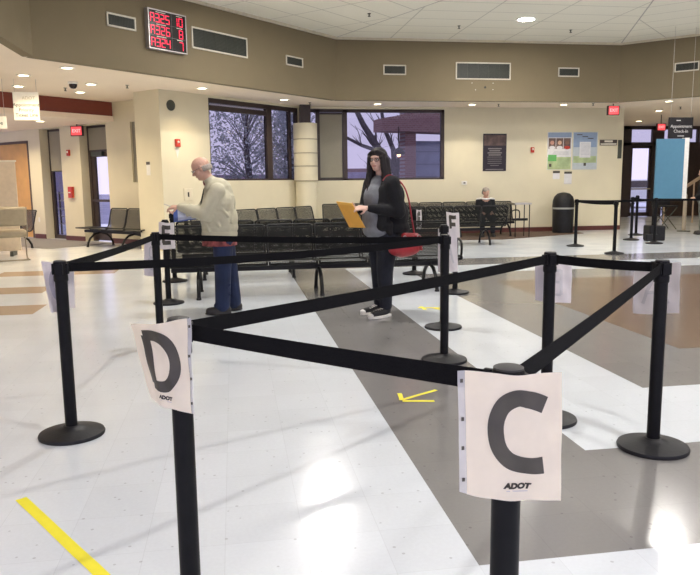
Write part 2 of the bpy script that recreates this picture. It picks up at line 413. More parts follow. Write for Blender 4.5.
# skirting
def skirt(name, fr, a, b2, hgt=.12): return struct(MB().box(a, b2, -.014, .0, .0, hgt).build(name, BASEM, loc=fr.o, rz=fr.rz))
skirt('baseboard_left', FL, -9, -5.6); skirt('baseboard_left_pier', FL, -3.24, -2.72); skirt('baseboard_left_mid', FL, -1.80, -.98); skirt('baseboard_left_end', FL, .10, 1.6)
skirt('baseboard_back', FK, 1.7, 10.6); skirt('baseboard_window', FN, -3.2, -.1); skirt('baseboard_right', Fr(10.6, 18.4, 60), 0, 7)
# outside ground
struct(MB().box(16, 70, 30.5, 110, -.05, -.03).build('ground_plaza', mat('pale_concrete', (.80, .78, .80), .9, var=.06, scale=1)))
G1 = mat('outdoor_ground', (.30, .27, .33), .9, var=.25, scale=.8)
struct(MB().box(-60, 70, 26.2, 120, -.3, -.06).build('ground', G1))
struct(MB().box(-60, 1.5, 19.6, 26.2, -.3, -.06).build('ground_left', G1))

# ------------------------------------------------------------------ windows and doors
def pane(fr, a, b2, z0, z1, d, parent, name='glass_pane', m=None):
    return MB().box(a, b2, d, d+.008, z0, z1).build(name, m or GLASS, parent)
def bars(parent, name, rects, d0, d1, m=BRONZE):
    b = MB()
    for a, b2, z0, z1 in rects: b.box(a, b2, d0, d1, z0, z1)
    return b.build(name, m, parent, bevel=.004)
def wstruct(name, fr):
    o = bpy.data.objects.new(name, None); col.objects.link(o); o.location = fr.o; o.rotation_euler = (0, 0, fr.rz); o['kind'] = 'structure'; return o
# window 1 : angled wall
t = wstruct('window_1', FN)
bars(t, 'window_frame', [(-3.13, -3.08, 1.46, 3.25), (-.40, -.34, 1.46, 3.25), (-.14, -.08, 1.46, 3.25), (-3.13, -.08, 3.15, 3.25), (-3.13, -.08, 1.46, 1.50), (-1.23, -1.05, 1.46, 3.25)], .03, .13)
MB().box(-3.08, -1.23, .04, .12, 2.99, 3.10).build('soffit_reflection_bar', BRONZE, t); pane(FN, -3.08, -1.2, 1.5, 3.16, .08, t); pane(FN, -1.06, -.4, 1.5, 3.16, .08, t); pane(FN, -.34, -.12, 1.5, 3.16, .08, t)  # dark bar added to stand for the soffit reflected in the glass
# window 2 : back wall
t = wstruct('window_2', FK)
bars(t, 'window_frame', [(1.78, 1.84, 1.44, 3.24), (2.14, 2.24, 1.44, 3.24), (2.83, 2.95, 1.44, 3.24), (5.44, 5.53, 1.44, 3.24), (1.78, 5.53, 3.16, 3.24), (1.78, 5.53, 1.44, 1.49)], .02, .12)
pane(FK, 1.84, 2.14, 1.49, 3.16, .07, t); pane(FK, 2.24, 2.83, 1.49, 3.16, .07, t); pane(FK, 2.95, 5.44, 1.49, 3.16, .07, t)
sh = thing('roller_shade', 'taupe roller shade drawn all the way down beside the ribbed column', 'window shade', FK.at(2.53, .05, 0))
MB().box(-.29, .29, -.004, .004, 1.5, 3.12).build('shade_cloth', SHADE, sh); MB().tube([(-.29, 0, 3.13), (.29, 0, 3.13)], .022).build('roller', BRONZE, sh)
MB().box(-.29, .29, -.010, .010, 1.492, 1.515).build('hem_bar', VENTD, sh)
# window 3 and the side door : left wall
t = wstruct('window_3', FL)
bars(t, 'window_frame', [(-2.72, -2.62, 0, 2.84), (-1.85, -1.80, 0, 2.84), (-2.72, -1.8, 2.76, 2.84), (-2.72, -1.8, 0, .10)], .24, .32)
pane(FL, -2.62, -1.85, .1, 2.76, .28, t)
sh = thing('roller_shade', 'pale grey roller shade half lowered in the narrow window left of the red alarm box', 'window shade', FL.at(-2.24, .22, 0), FL.rz)
MB().box(-.38, .39, -.004, .004, 1.76, 2.78).build('shade_cloth', SHADE, sh); MB().box(-.38, .39, -.010, .010, 1.75, 1.775).build('hem_bar', VENTD, sh)
t = wstruct('door_1', FL)
bars(t, 'door_frame', [(-.98, -.88, 0, 2.84), (.02, .10, 0, 2.84), (-.98, .1, 2.76, 2.84), (-.98, .1, 2.20, 2.27)], .22, .32)
b = bars(t, 'door_leaf', [(-.88, -.74, .02, 2.2), (-.06, .02, .02, 2.2), (-.88, .02, .02, .28), (-.88, .02, 2.08, 2.2)], .24, .30)
pane(FL, -.74, -.06, .28, 2.08, .27, t, m=CLEAR); MB().box(-.85, .0, .16, .22, .98, 1.04).build('push_bar', BRONZE, t)
MB().box(-.78, -.35, .16, .23, 2.1, 2.2).build('door_closer', VENTG, t)
MB().box(-.88, .02, .20, .215, 2.25, 2.78).build('transom_shade', SHADE, t)
t = wstruct('window_4', FL)
MB().box(1.02, 1.30, .05, .06, 1.46, 2.82).build('shade_cloth', SHADE, t)
t = wstruct('door_2', FL)
MB().box(-5.50, -3.33, .06, .11, .01, 2.52).build('door_leaf', OAK, t, bevel=.004)
bars(t, 'door_frame', [(-5.55, -5.50, 0, 2.57), (-3.33, -3.27, 0, 2.57), (-5.55, -3.27, 2.52, 2.58)], -.015, .14, mat('brown_door_frame', (.09, .055, .035), .5))
# entrance storefront far right
FE = Fr(0, 24.5, 0); t = wstruct('door_3', FE)
bars(t, 'door_frame', [(14.0, 14.45, 0, 3.3), (15.28, 15.75, 0, 3.3), (14.0, 24, 2.6, 2.72), (14.0, 24, 3.18, 3.3), (17.1, 17.2, 0, 3.3), (18.7, 18.8, 0, 3.3), (20.3, 20.4, 0, 3.3), (22, 22.1, 0, 3.3)], 0, .12)
bars(t, 'door_leaf', [(14.45, 14.53, .02, 2.6), (15.2, 15.28, .02, 2.6), (14.45, 15.28, .02, .16), (14.45, 15.28, 2.5, 2.6)], .03, .09)
MB().box(14.5, 15.25, -.05, 0, 1.0, 1.05).build('push_bar', CHROME, t)
pane(FE, 14.5, 15.25, .1, 2.55, .06, t, m=CLEAR); pane(FE, 14.4, 24, 2.72, 3.2, .06, t); pane(FE, 15.75, 24, .1, 2.6, .06, t)
wall('wall_entry', Fr(15.8, 24.48, 0), 0, 8.2, LC, .015, [(.0, 8.2, 2.72, 3.2)], mat('dark_wood_panel', (.05, .028, .02), .5, var=.2))
# vestibule beyond the doors
struct(MB().box(12, 26, 24.4, 30.5, -.3, -.03).build('floor_vestibule', mat('vestibule_mat', (.45, .42, .44), .8)))

# ribbed column at the corner
t = thing('ribbed_column', 'cream round column with dark grooves standing in the window corner', 'column', (1.83, 18.08, 0))
prof = [(.27, 0), (.27, 1.42)]
z = 1.42
for zz in (1.42, 1.80, 2.12, 2.46, 2.86):
    if zz > 1.42:
        prof += [(.30, z+.012), (.30, zz-.012)]; 
        prof += [(.285, zz-.010), (.285, zz+.010)]; z = zz
prof = prof[:-1]
MB().lathe(prof, 36).build('column_shaft', CREAM, t, smooth=True)
b = MB()
for zz in (1.44, 1.80, 2.12, 2.46): b.lathe([(.288, zz-.010), (.303, zz-.010), (.303, zz+.010), (.288, zz+.010)], 36, cap=False)
b.build('groove_band', mat('column_shadow_joint', (.30, .26, .18), .8), t, smooth=True)
MB().box(-.13, .13, -.12, .13, 2.85, 3.30).build('column_head', BRONZE, t)

# ------------------------------------------------------------------ outdoors seen through the glass
BRK = brick_mat('outdoor_brick', (.26, .12, .12), (.32, .16, .15), (.35, .28, .30))
BARK = mat('bark', (.12, .095, .105), .9, var=.3, scale=10)
tag(MB().box(-7, 2.8, 0, 6, -.1, 2.35).build('brick_building', BRK, loc=(12.6, 50, 0)), 'low brick building far across the street behind the bare tree', 'building')
o = tag(MB().box(0, 13, 0, .5, -.1, 1.9).build('brick_wall', mat('mauve_siding', (.40, .35, .47), .9, var=.2, scale=2), loc=(5.6, 36, 0)), 'pale mauve garden wall seen low through the right-hand window', 'wall')
t = thing('brick_wing', 'neighbouring brick wing with grey siding and corner pillar outside the right-hand window', 'building', (5.95, 23.6, 0), R(8))
MB().box(.16, 3.6, .25, .5, 0, 2.75).build('siding', mat('blue_grey_siding', (.30, .31, .42), .8, var=.12, scale=3), t)
MB().box(-.25, .14, -.05, .45, 0, 3.9).build('pillar', BRK, t)
b = MB(); b.v = [Vector(p) for p in ((-1.1, -.2, 3.05), (3.6, -.2, 2.95), (3.6, -.2, 4.2), (-1.1, -.2, 3.45), (-1.1, .7, 3.05), (3.6, .7, 2.95), (3.6, .7, 4.2), (-1.1, .7, 3.45))]
for q in ((3, 2, 1, 0), (4, 5, 6, 7), (0, 1, 5, 4), (1, 2, 6, 5), (2, 3, 7, 6), (3, 0, 4, 7)): b.face(q)
b.build('fascia', brick_mat('fascia_brick', (.30, .15, .14), (.36, .2, .18), (.4, .3, .3)), t)
for k in range(5): MB().box(.16, 3.6, .235, .25, .7+k*.42, .72+k*.42).build('siding_joint', mat('siding_joint_dark', (.16, .16, .22), .8), t)
t = thing('outdoor_lamp', 'small dome lamp glowing orange under the brick fascia outside', 'lamp', (5.45, 23.3, 2.28))
MB().lathe([(.20, 0), (.19, .06), (.13, .17), (.04, .22), (.015, .24), (.015, .9)], 24).build('lamp_shade', BRONZE, t, smooth=True)
MB().ell((0, 0, -.01), .06, .06, .07).build('bulb', mat('orange_bulb', (1, .6, .3), .5, emit=(1, .45, .18), es=9), t, smooth=True)
def tree(name, label, base, mains, r0, twigs, seed, tr=.012, group=None, depth=3):
    rr = random.Random(seed); b = MB()
    def grow(p, d, l, r, lev):
        pts = [p]; rad = [r]; q = p.copy(); dd = d.copy()
        for i in range(4):
            dd = (dd+Vector((rr.uniform(-.22, .22), rr.uniform(-.22, .22), rr.uniform(-.08, .2)))).normalized(); q = q+dd*l/4; pts.append(q.copy()); rad.append(r*(1-.17*(i+1)))
        b.tube(pts, rad, 5 if lev else 8, caps=False)
        if lev < depth:
            for i in range(twigs):
                k = rr.randint(1, 4); nd = (dd+Vector((rr.uniform(-1, 1), rr.uniform(-1, 1), rr.uniform(-.4, .8)))*.9).normalized()
                grow(pts[k], nd, l*rr.uniform(.5, .8), max(rad[k]*.55, tr*.6), lev+1)
    for pts, ra in mains:
        P = [Vector(p) for p in pts]; n = len(P); b.tube(P, [ra*(1-.55*i/(n-1)) for i in range(n)], 9, caps=False)
        for i in range(1, n):
            d = (P[i]-P[i-1]).normalized()
            for k in range(2): grow(P[i], (d+Vector((rr.uniform(-.8, .8), rr.uniform(-.8, .8), rr.uniform(0, .8)))).normalized(), .35*(P[-1]-P[0]).length*rr.uniform(.5, 1), ra*.35*(1-.4*i/n), 1)
    return tag(b.build(name, BARK, loc=base, smooth=True), label, 'tree', group)
tree('bare_tree', 'large bare forked tree right outside the back window', (6.0, 26.5, 0),
     [([(.3, 0, 0), (.2, 0, 1.0), (.05, 0, 1.9)], .26), ([(.05, 0, 1.8), (-.5, 0, 2.5), (-1.15, 0, 3.5), (-1.7, 0, 4.6)], .17), ([(.05, 0, 1.8), (.0, .1, 2.6), (-.35, .1, 3.4), (-.5, .2, 4.6)], .12),
      ([(.05, 0, 1.8), (.35, 0, 2.4), (.45, -.1, 3.2), (.4, -.2, 4.6)], .17), ([(-.5, 0, 2.5), (-1.2, .1, 2.75), (-1.9, .1, 3.1), (-2.9, .2, 3.9)], .08)], .2, 2, 3, depth=2)
for k, (x, y) in enumerate(((3.0, 42), (9.0, 45), (6.2, 47))):
    tree('bare_tree', ['slim bare tree far across the street, left end of the back window', 'slim bare tree far off behind the outdoor lamp', 'slim bare tree far off behind the fork of the large tree'][k], (x, y, 0),
         [([(0, 0, 0), (0, .1, 1.6), (.1, 0, 3.2), (0, 0, 5)], .12)], .1, 3, 11+k, depth=2, group='distant bare trees')
def bush_tree(label, base, h, rx, seed, m):
    rr = random.Random(seed); t = thing('leafy_tree', label, 'tree', base, 0, 'trees outside the angled window')
    MB().tube([(0, 0, 0), (.1, 0, h*.3), (0, 0, h*.6), (.1, 0, h*.85)], [.16, .13, .09, .04]).build('trunk', BARK, t, smooth=True)
    b = MB()
    for i in range(45):
        a = rr.uniform(0, 6.283); z = rr.uniform(.25, 1); rad = rx*math.sqrt(max(.02, 1-((z-.6)/.45)**2)); e = Vector((math.cos(a)*rad*rr.uniform(.5, 1), math.sin(a)*rad*rr.uniform(.5, 1), z*h))
        s0 = Vector((0, 0, z*h*.7)); mid = (s0+e)/2+Vector((rr.uniform(-.2, .2), rr.uniform(-.2, .2), .2)); b.tube([s0, mid, e], [.025, .015, .006], 4, caps=False)
    b.build('branches', mat('pale_bark', (.24, .22, .24), .9, var=.2), t)
    b = MB()
    for i in range(5200):
        a = rr.uniform(0, 6.283); z = rr.uniform(.18, 1.02); rad = rx*math.sqrt(max(.02, 1-((z-.6)/.48)**2))*rr.random()**.45
        c = Vector((math.cos(a)*rad, math.sin(a)*rad, z*h)); c += Vector((noise.noise(c*1.3), noise.noise(c*1.3+Vector((9, 0, 0))), 0))*.5
        d1 = Vector((rr.uniform(-1, 1), rr.uniform(-1, 1), rr.uniform(-1, 1))).normalized()*.062; d2 = d1.orthogonal().normalized()*.03
        b.quad(c-d1, c-d2, c+d1, c+d2)
    fo = b.build('foliage', m, t); fo['kind'] = 'stuff'; return t
LEAF = mat('dull_green_leaves', (.36, .37, .36), .8, var=.35, scale=1.5)
bush_tree('tall grey-green tree filling the middle of the angled window', (.5, 25.5, -.1), 4.9, 1.9, 5, LEAF)
bush_tree('smaller grey-green tree at the right edge of the angled window', (2.2, 27.5, -.1), 4.3, 1.3, 8, LEAF)
tree('bare_tree', 'bare twiggy tree at the left edge of the angled window', (-1.7, 26, 0), [([(0, 0, 0), (0, .1, 1.4), (.2, 0, 3.0), (.3, 0, 4.6)], .13)], .1, 3, 31, depth=2)
tag(MB().box(0, 9, 0, 4, 0, 2.0).build('pink_building', mat('dusky_pink_wall', (.42, .30, .36), .9, var=.15, scale=1), loc=(-5.2, 42, -.1)), 'low dusky pink building beyond the trees of the angled window', 'building')
tag(MB().box(0, 30, 0, 3, 0, 2.6).build('distant_building', mat('lilac_wall', (.34, .30, .42), .9, var=.2, scale=.5), loc=(-40, 44, -.1)), 'long lilac building far outside the left wall windows', 'building')
t = thing('entry_ramp_railing', 'metal ramp railing outside the left glass door', 'railing', (-5.6, 22.4, 0), R(-45))
for k in range(5): MB().tube([(-1.6, 0, .3+k*.22), (2.2, 0, .3+k*.22)], .02).build('rail', CHROME, t)
for k in range(4): MB().tube([(-1.6+k*1.27, 0, -.1), (-1.6+k*1.27, 0, 1.22)], .025).build('rail_post', BRONZE, t)
t = thing('parked_car', 'white car parked outside beyond the glass entrance doors', 'car', (19.2, 33, -.06), R(20))
b = MB(); prof = [(-2.1, .3), (-2.15, .7), (-1.9, .95), (-1.3, 1.05), (-.7, 1.42), (.7, 1.42), (1.3, 1.0), (2.0, .85), (2.15, .55), (2.1, .3)]
for y in (-.85, .85): b.v += [Vector((x, y, z)) for x, z in prof]
n = len(prof); b.face(range(n)); b.face([n+i for i in range(n)][::-1])
for i in range(n): b.face((i, n+i, n+(i+1) % n, (i+1) % n))
b.build('car_body', WHITE, t, bevel=.06)
for x in (-1.35, 1.35):
    for y in (-.8, .8): MB().lathe([(.33, -.1), (.33, .1)], 20, M=Matrix.Translation((x, y, .33)) @ Matrix.Rotation(R(90), 4, 'X')).build('wheel', BLACKR, t)
b = MB()
for y in (-.862, .862): b.poly([(-1.15, y, 1.05), (-.68, y, 1.36), (.62, y, 1.36), (1.1, y, 1.03)])
b.build('side_window', BRONZE, t)
# ------------------------------------------------------------------ vents, display, small wall things
def vent(fr, s0, s1, z0, z1, label, cells=0, nm='air_vent', grp='air vents on the tan band'):
    cx, cz = (s0+s1)/2, (z0+z1)/2; hw, hh = (s1-s0)/2, (z1-z0)/2
    t = thing(nm, label, 'vent', fr.at(cx, -.007, cz), fr.rz, grp); f = .028
    b = MB(); b.box(-hw, hw, -.02, 0, hh-f, hh); b.box(-hw, hw, -.02, 0, -hh, -hh+f); b.box(-hw, -hw+f, -.02, 0, -hh, hh); b.box(hw-f, hw, -.02, 0, -hh, hh)
    b.build('vent_frame', VENTF, t, bevel=.003); MB().box(-hw+f, hw-f, -.004, 0, -hh+f, hh-f).build('vent_backing', VENTD, t)
    b = MB(); n = max(5, int((hh*2-.05)/.024)) 
    if cells:
        for i in range(n): z = -hh+f+(i+.5)*(2*hh-2*f)/n; b.box(-hw+f, hw-f, -.014, -.011, z-.0035, z+.0035)
        for i in range(1, cells): x = -hw+f+i*(2*hw-2*f)/cells; b.box(x-.004, x+.004, -.018, -.008, -hh+f, hh-f)
    else:
        k = int((2*hw-2*f)/.03)
        for i in range(1, k): x = -hw+f+i*(2*hw-2*f)/k; b.box(x-.003, x+.003, -.013, -.009, -hh+f, hh-f)
    b.build('louvre_grille', VENTG, t); return t
def sL(x): return (x-2.46)/S2
vent(BL, sL(-1.94), sL(-1.535), 3.955, 4.175, 'small air vent on the tan band just left of the red number display')
vent(BL, sL(-.66), sL(.37), 3.86, 4.245, 'wide louvred air vent just right of the red number display', 5)
vent(BL, sL(1.20), sL(1.60), 3.88, 4.085, 'small air vent right of the wide vent on the angled tan band')
vent(BK, 3.59, 4.14, 3.885, 4.115, 'small air vent on the tan band above the bare tree window')
vent(BK, 5.36, 6.74, 3.80, 4.20, 'wide louvred air vent on the tan band above the bolt hole', 5)
vent(BK, 7.965, 8.515, 3.89, 4.11, 'small air vent on the tan band right of the widest back vent')
vent(BR, 1.27, 1.81, 3.89, 4.105, 'rightmost air vent on the turning tan band')
# bolt hole under the wide vent
t = thing('bolt_plate', 'bare bolt hole with four white screw anchors under the wide vent', 'bracket', (6.1, 16.952, 3.62))
MB().lathe([(.028, 0), (.028, .012)], 14, M=Matrix.Rotation(R(90), 4, 'X')).build('bolt_hole', VENTD, t)
for x, z in ((-.33, .10), (.2, .1), (-.24, -.06), (.2, -.05)): MB().lathe([(.010, 0), (.010, .01)], 8, M=Matrix.Translation((x, 0, z)) @ Matrix.Rotation(R(90), 4, 'X')).build('screw_anchor', WHITE, t)
# number display
t = thing('number_display', 'black queue display with red numbers A325 10, A326 8, A324 7', 'display', BL.at((sL(-1.385)+sL(-.79))/2-.01, 0, 4.04), BL.rz)
W2, H2 = .405, .315
MB().box(-W2, W2, -.092, 0, -H2, H2).build('display_case', mat('display_black', (.010, .006, .008), .25), t)
b = MB(); f = .02
b.box(-W2-f, W2+f, -.10, .0, H2, H2+f); b.box(-W2-f, W2+f, -.10, 0, -H2-f, -H2); b.box(-W2-f, -W2, -.10, 0, -H2, H2); b.box(W2, W2+f, -.10, 0, -H2, H2)
b.build('display_frame', mat('aluminium_trim', (.45, .42, .42), .4, metal=.6), t)
SEG = {'A': 'abcefg', '0': 'abcdef', '1': 'bc', '2': 'abged', '3': 'abgcd', '4': 'fgbc', '5': 'afgcd', '6': 'afgedc', '7': 'abc', '8': 'abcdefg'}
def digit(parent, ch, x, z, w_, h_, th=.0145):
    b = MB(); y0, y1 = -.098, -.090; g = .004
    for s in SEG[ch]:
        r = {'a': (x+g, x+w_-g, z+h_-th, z+h_), 'd': (x+g, x+w_-g, z, z+th), 'g': (x+g, x+w_-g, z+h_/2-th/2, z+h_/2+th/2), 'f': (x, x+th, z+h_/2+g, z+h_-g), 'b': (x+w_-th, x+w_, z+h_/2+g, z+h_-g),
             'e': (x, x+th, z+g, z+h_/2-g), 'c': (x+w_-th, x+w_, z+g, z+h_/2-g)}[s]
        b.box(r[0], r[1], y0, y1, r[2], r[3])
    b.build('number_digit', LED, parent)
for k, (a, c) in enumerate((('A325', '10'), ('A326', '8'), ('A324', '7'))):
    z = H2-.197-k*.203
    for i, ch in enumerate(a): digit(t, ch, -.375+i*.110, z, .088, .148)
    for i, ch in enumerate(c): digit(t, ch, .130+(i if len(c) == 2 else 1)*.118, z, .092, .148)
b = MB(); 
for z in (H2-.211, H2-.414): b.box(-W2, W2, -.0945, -.09, z-.003, z+.003)
b.box(.085, .091, -.0945, -.09, -H2, H2); b.build('divider', mat('aluminium_trim2', (.10, .09, .09), .4), t)
for k in range(3):
    MB().box(-.25, -.04, -.0945, -.09, H2-.030-k*.203, H2-.018-k*.203).build('small_caption', VENTF, t); MB().box(.20, .33, -.0945, -.09, H2-.030-k*.203, H2-.018-k*.203).build('small_caption', VENTF, t)
# exit signs
def exit_sign(loc, rz, label, s=1, drop=0):
    t = thing('exit_sign', label, 'exit sign', loc, rz, 'lit exit signs')
    MB().box(-.16*s, .16*s, -.035, .035, -.12*s, .12*s).build('sign_box', BRONZE, t, bevel=.005)
    MB().box(-.135*s, .135*s, -.040, -.034, -.10*s, .10*s).build('sign_face', EXITM, t)
    text('sign_lettering', 'EXIT', .11*s, mat('exit_letter', (1, .5, .5), .5, emit=(1, .35, .35), es=1.1), t, (0, -.042, 0), bold=.002)
    if drop: MB().tube([(0, 0, .11*s), (0, 0, drop)], .012).build('hanger_rod', BRONZE, t)
    return t
exit_sign((9.68, 17.35, 3.13), 0, 'red exit sign hanging under the soffit above the notice posters', 1, .17)
exit_sign(FL.at(-.86, -.12, 2.70), R(-20), 'red exit sign above the left glass door', 1.0, .6)
exit_sign((12.85, 20.2, 2.93), 0, 'red exit sign far off beside the black check-in sign', .9, .37)
# alarms, switches
def plate(name, label, cat, fr, s, z, w_, h_, d, m, extra=None):
    t = thing(name, label, cat, fr.at(s, 0, z), fr.rz); MB().box(-w_/2, w_/2, -d, 0, -h_/2, h_/2).build('plate', m, t, bevel=.006)
    if extra: extra(t, d)
    return t
FP = Fr(-1.42, 15.23, 45)
def strobe(t, d): MB().ell((0, -d, .02), .028, .022, .028).build('strobe_lens', WHITE, t, smooth=True); 
def pull(t, d): MB().box(-.035, .035, -d-.02, -d, -.02, .01).build('pull_handle', WHITE, t)
plate('fire_alarm', 'red fire alarm strobe high on the pier left of the angled window', 'fire alarm', FP, .42, 2.24, .12, .16, .05, RED, strobe)
tag(MB().poly([(-.055, -.006, .1), (-.0, -.006, -.10), (.055, -.006, .1)]).box(-.05, .05, -.006, 0, .08, .1).build('alarm_notice', WHITE, loc=FP.at(.42, 0, 2.02), rz=FP.rz), 'small white pointed tag under the red alarm on the pier', 'notice')
plate('fire_alarm', 'red fire alarm strobe between the two left wall windows', 'fire alarm', FL, -1.44, 2.2, .10, .15, .05, RED, strobe)
plate('pull_station', 'red alarm pull station below the strobe on the left wall', 'fire alarm', FL, -1.42, 1.22, .17, .28, .07, RED, pull)
plate('fire_alarm', 'small red fire alarm on the back wall between the black poster and the blue posters', 'fire alarm', FK, 7.97, 2.19, .09, .14, .05, RED, strobe)
def dial(t, d): MB().box(-.03, .03, -d-.004, -d, -.02, .015).build('dial_window', VENTD, t)
plate('thermostat', 'small white thermostat on the back wall under the right window corner', 'thermostat', FK, 6.08, 1.34, .15, .10, .03, WHITE, dial)
def slot(t, d): MB().box(-.02, .02, -d-.004, -d, -.05, .05).build('dark_socket', VENTD, t)
plate('wall_panel', 'square cream access plate with dark socket on the pier wall behind the man', 'panel', FP, .66, 1.17, .24, .26, .02, mat('cream_plate', (.74, .68, .52), .5), slot)
plate('outlet_plate', 'small white outlet plate low on the left wall between orange door and window', 'outlet', FL, -3.0, .50, .07, .12, .01, WHITE)
t = thing('wall_speaker', 'round grey speaker high on the pier', 'speaker', FP.at(.30, 0, 3.0), FP.rz)
MB().lathe([(.11, 0), (.11, .015), (.095, .025), (.02, .03)], 28, M=Matrix.Rotation(R(90), 4, 'X')).build('speaker_grille', VENTG, t, smooth=True)
FQ = Fr(-1.98, 15.79, -45)
t = thing('wall_notice', 'small notice with a black heading on the left side of the pier', 'notice', FQ.at(.36, 0, 1.78), FQ.rz)
MB().box(-.06, .06, -.004, 0, -.20, .08).build('paper', WHITE, t); MB().box(-.06, .06, -.006, -.003, .02, .08).build('black_heading', INK, t)
# posters
def poster(label, x0, x1, z0, z1, m, grp=None):
    t = thing('poster', label, 'poster', ((x0+x1)/2, 18.398, (z0+z1)/2), 0, grp); MB().box(-(x1-x0)/2, (x1-x0)/2, -.012, 0, -(z1-z0)/2, (z1-z0)/2).build('poster_sheet', m, t); return t
def bar(t, name, m, x0, x1, z0, z1, y=-.0145): return MB().box(x0, x1, y, -.0115, z0, z1).build(name, m, t)
t = poster('black framed poster with pale lettering on the back wall above the seated man', 6.59, 7.24, 1.64, 2.62, mat('poster_black', (.018, .012, .018), .3))
b = MB(); rr = random.Random(3)
for k, (hw, th) in enumerate(((.19, .03), (.15, .03), (.2, .03), (.17, .03), (.21, .012), (.20, .012), (.19, .012), (.2, .012), (.12, .012))):
    z = .10-k*.055; b.box(-hw, hw, -.0145, -.0115, z-th/2, z+th/2)
b.build('lettering', mat('poster_gold_text', (.22, .20, .19), .6), t)
bar(t, 'photo_strip', mat('poster_photo', (.10, .06, .05), .4, var=.6, scale=6), -.3, .3, .18, .45); bar(t, 'footer_text', mats['poster_gold_text'], -.25, .25, -.455, -.435)
BLU = mat('poster_blue', (.27, .36, .52), .5, var=.05); GRN = mat('poster_green', (.42, .52, .28), .5, var=.2, scale=5); PWH = mat('poster_white', (.72, .72, .74), .5)
t = poster('notice poster with three portrait photos over a green foot', 8.40, 9.09, 1.66, 2.66, PWH)
bar(t, 'blue_heading', BLU, -.335, .335, .36, .49)
bar(t, 'green_footer', GRN, -.335, .335, -.49, -.16)
bar(t, 'green_box', mat('bright_green', (.12, .42, .12), .5), -.32, -.08, -.27, -.10, -.0165)
SK = [mat('photo_skin_a', (.52, .28, .22), .6), mat('photo_skin_b', (.62, .40, .28), .6), mat('photo_skin_c', (.20, .11, .08), .6)]
for k in range(3):
    x = -.215+k*.215; ph = bar(t, 'portrait_photo', mat('photo_back', (.14, .09, .08), .5, var=.3, scale=9), x-.1, x+.1, .06, .34, -.016)
    b = MB().lathe([(.055, 0), (.055, .003)], 16, M=Matrix.Translation((x, -.016, .22)) @ Matrix.Rotation(R(90), 4, 'X')); b.build('portrait_face', SK[k], ph)
    b = MB().lathe([(.085, 0), (.085, .002)], 16, M=Matrix.Translation((x, -.016, .09)) @ Matrix.Rotation(R(90), 4, 'X') @ Matrix.Diagonal((1, .55, 1, 1))); b.build('portrait_shirt', RED if k == 2 else PWH, ph)
for k in range(5): bar(t, 'text_line', mat('grey_text', (.45, .47, .52), .6), -.15-.02*k, .27, -.02-k*.022, -.012-k*.022)
for k in range(8): bar(t, 'text_line', mat('green_text', (.25, .36, .2), .6), -.05, .28, -.20-k*.028, -.193-k*.028, -.016)
bar(t, 'emblem', INK, -.29, -.22, -.42, -.34, -.016)
t = poster('pale blue notice poster with a white text panel, right of the portrait poster', 9.13, 9.84, 1.66, 2.66, mat('poster_pale', (.50, .56, .60), .5))
bar(t, 'blue_top', BLU, -.335, .335, .1, .49); bar(t, 'green_footer', GRN, -.335, .335, -.32, -.14); bar(t, 'white_panel', PWH, -.16, .16, -.18, .24, -.017)
for i, (tx, x, z) in enumerate((('How', -.18, .43), ('to be', -.02, .38), ('prepared', .14, .33))): bar(t, 'script_line', INK, x-.07, x+.09, z-.008, z+.012, -.0165)
for k in range(9): bar(t, 'text_line', mats['grey_text'], -.12, .12, .19-k*.036, .197-k*.036, -.018)
bar(t, 'emblem', INK, -.03, .04, -.40, -.32, -.016)
def notice(label, x, z, hw, hh, foot):
    t = thing('wall_notice', label, 'notice', (x, 18.4, z)); MB().box(-hw, hw, -.004, 0, -hh, hh).build('paper', PWH, t); MB().box(-hw, hw, -.007, -.003, hh-.06, hh).build('black_heading', INK, t)
    if foot: MB().box(-hw, hw, -.007, -.003, -hh, -hh+.03).build('dark_footer', INKG, t)
notice('small white notice with black heading under the portrait poster', 8.68, 1.52, .10, .11, False)
notice('taller white notice with dark footer under the pale blue poster', 9.02, 1.44, .11, .17, True)
t = thing('direction_sign', 'dark horizontal restroom sign on the back wall near the corner', 'sign', (10.16, 18.4, 2.38)); MB().box(-.25, .25, -.02, 0, -.075, .075).build('sign_plate', mat('sign_brown', (.06, .045, .035), .4), t)
MB().box(-.12, .12, -.024, -.02, .01, .06).build('pale_panel', VENTF, t); MB().box(-.23, .23, -.024, -.02, -.06, -.02).build('pale_strip', VENTF, t)
t = thing('room_sign', 'narrow grey vertical sign at the very end of the back wall', 'sign', (10.5, 18.4, 2.2)); MB().box(-.05, .05, -.03, 0, -.25, .25).build('sign_plate', VENTG, t)

# ceiling fittings
DL = [(-.54, 15.03, 1), (1.24, 16.93, 1), (3.60, 17.72, 1), (6.04, 17.72, 1), (8.46, 17.62, 1), (10.8, 16.69, 1), (-2.61, 12.63, 1), (-3.53, 13.53, 1), (-4.02, 14.99, 1), (-2.6, 14.6, 1), (-3.05, 15.84, 1), (13.44, 22.4, 1), (-4.4, 10.2, 0), (-4.4, 7.4, 0), (13.0, 15.2, 0), (15.2, 18.5, 0), (16.5, 21.5, 0), (12, 19, 0), (-1.6, -.9, 2), (1.0, -1.4, 2), (-5.0, 1.5, 0), (-5.0, 4.5, 0)]  # entries behind the camera are unseen, added to brighten the letter sheets
DLN = ['above the pier with the fire alarm', 'above the angled window', 'above the bare tree window', 'above the thermostat wall', 'above the portrait poster', 'right of the back soffit corner', 'nearest the tan band on the left', 'left and highest of the left ceiling lights', 'above the white ticket line sign', 'right of the dome camera', 'beyond the dome camera close to the burgundy beam', 'far off near the entrance', '']*1+['']*9
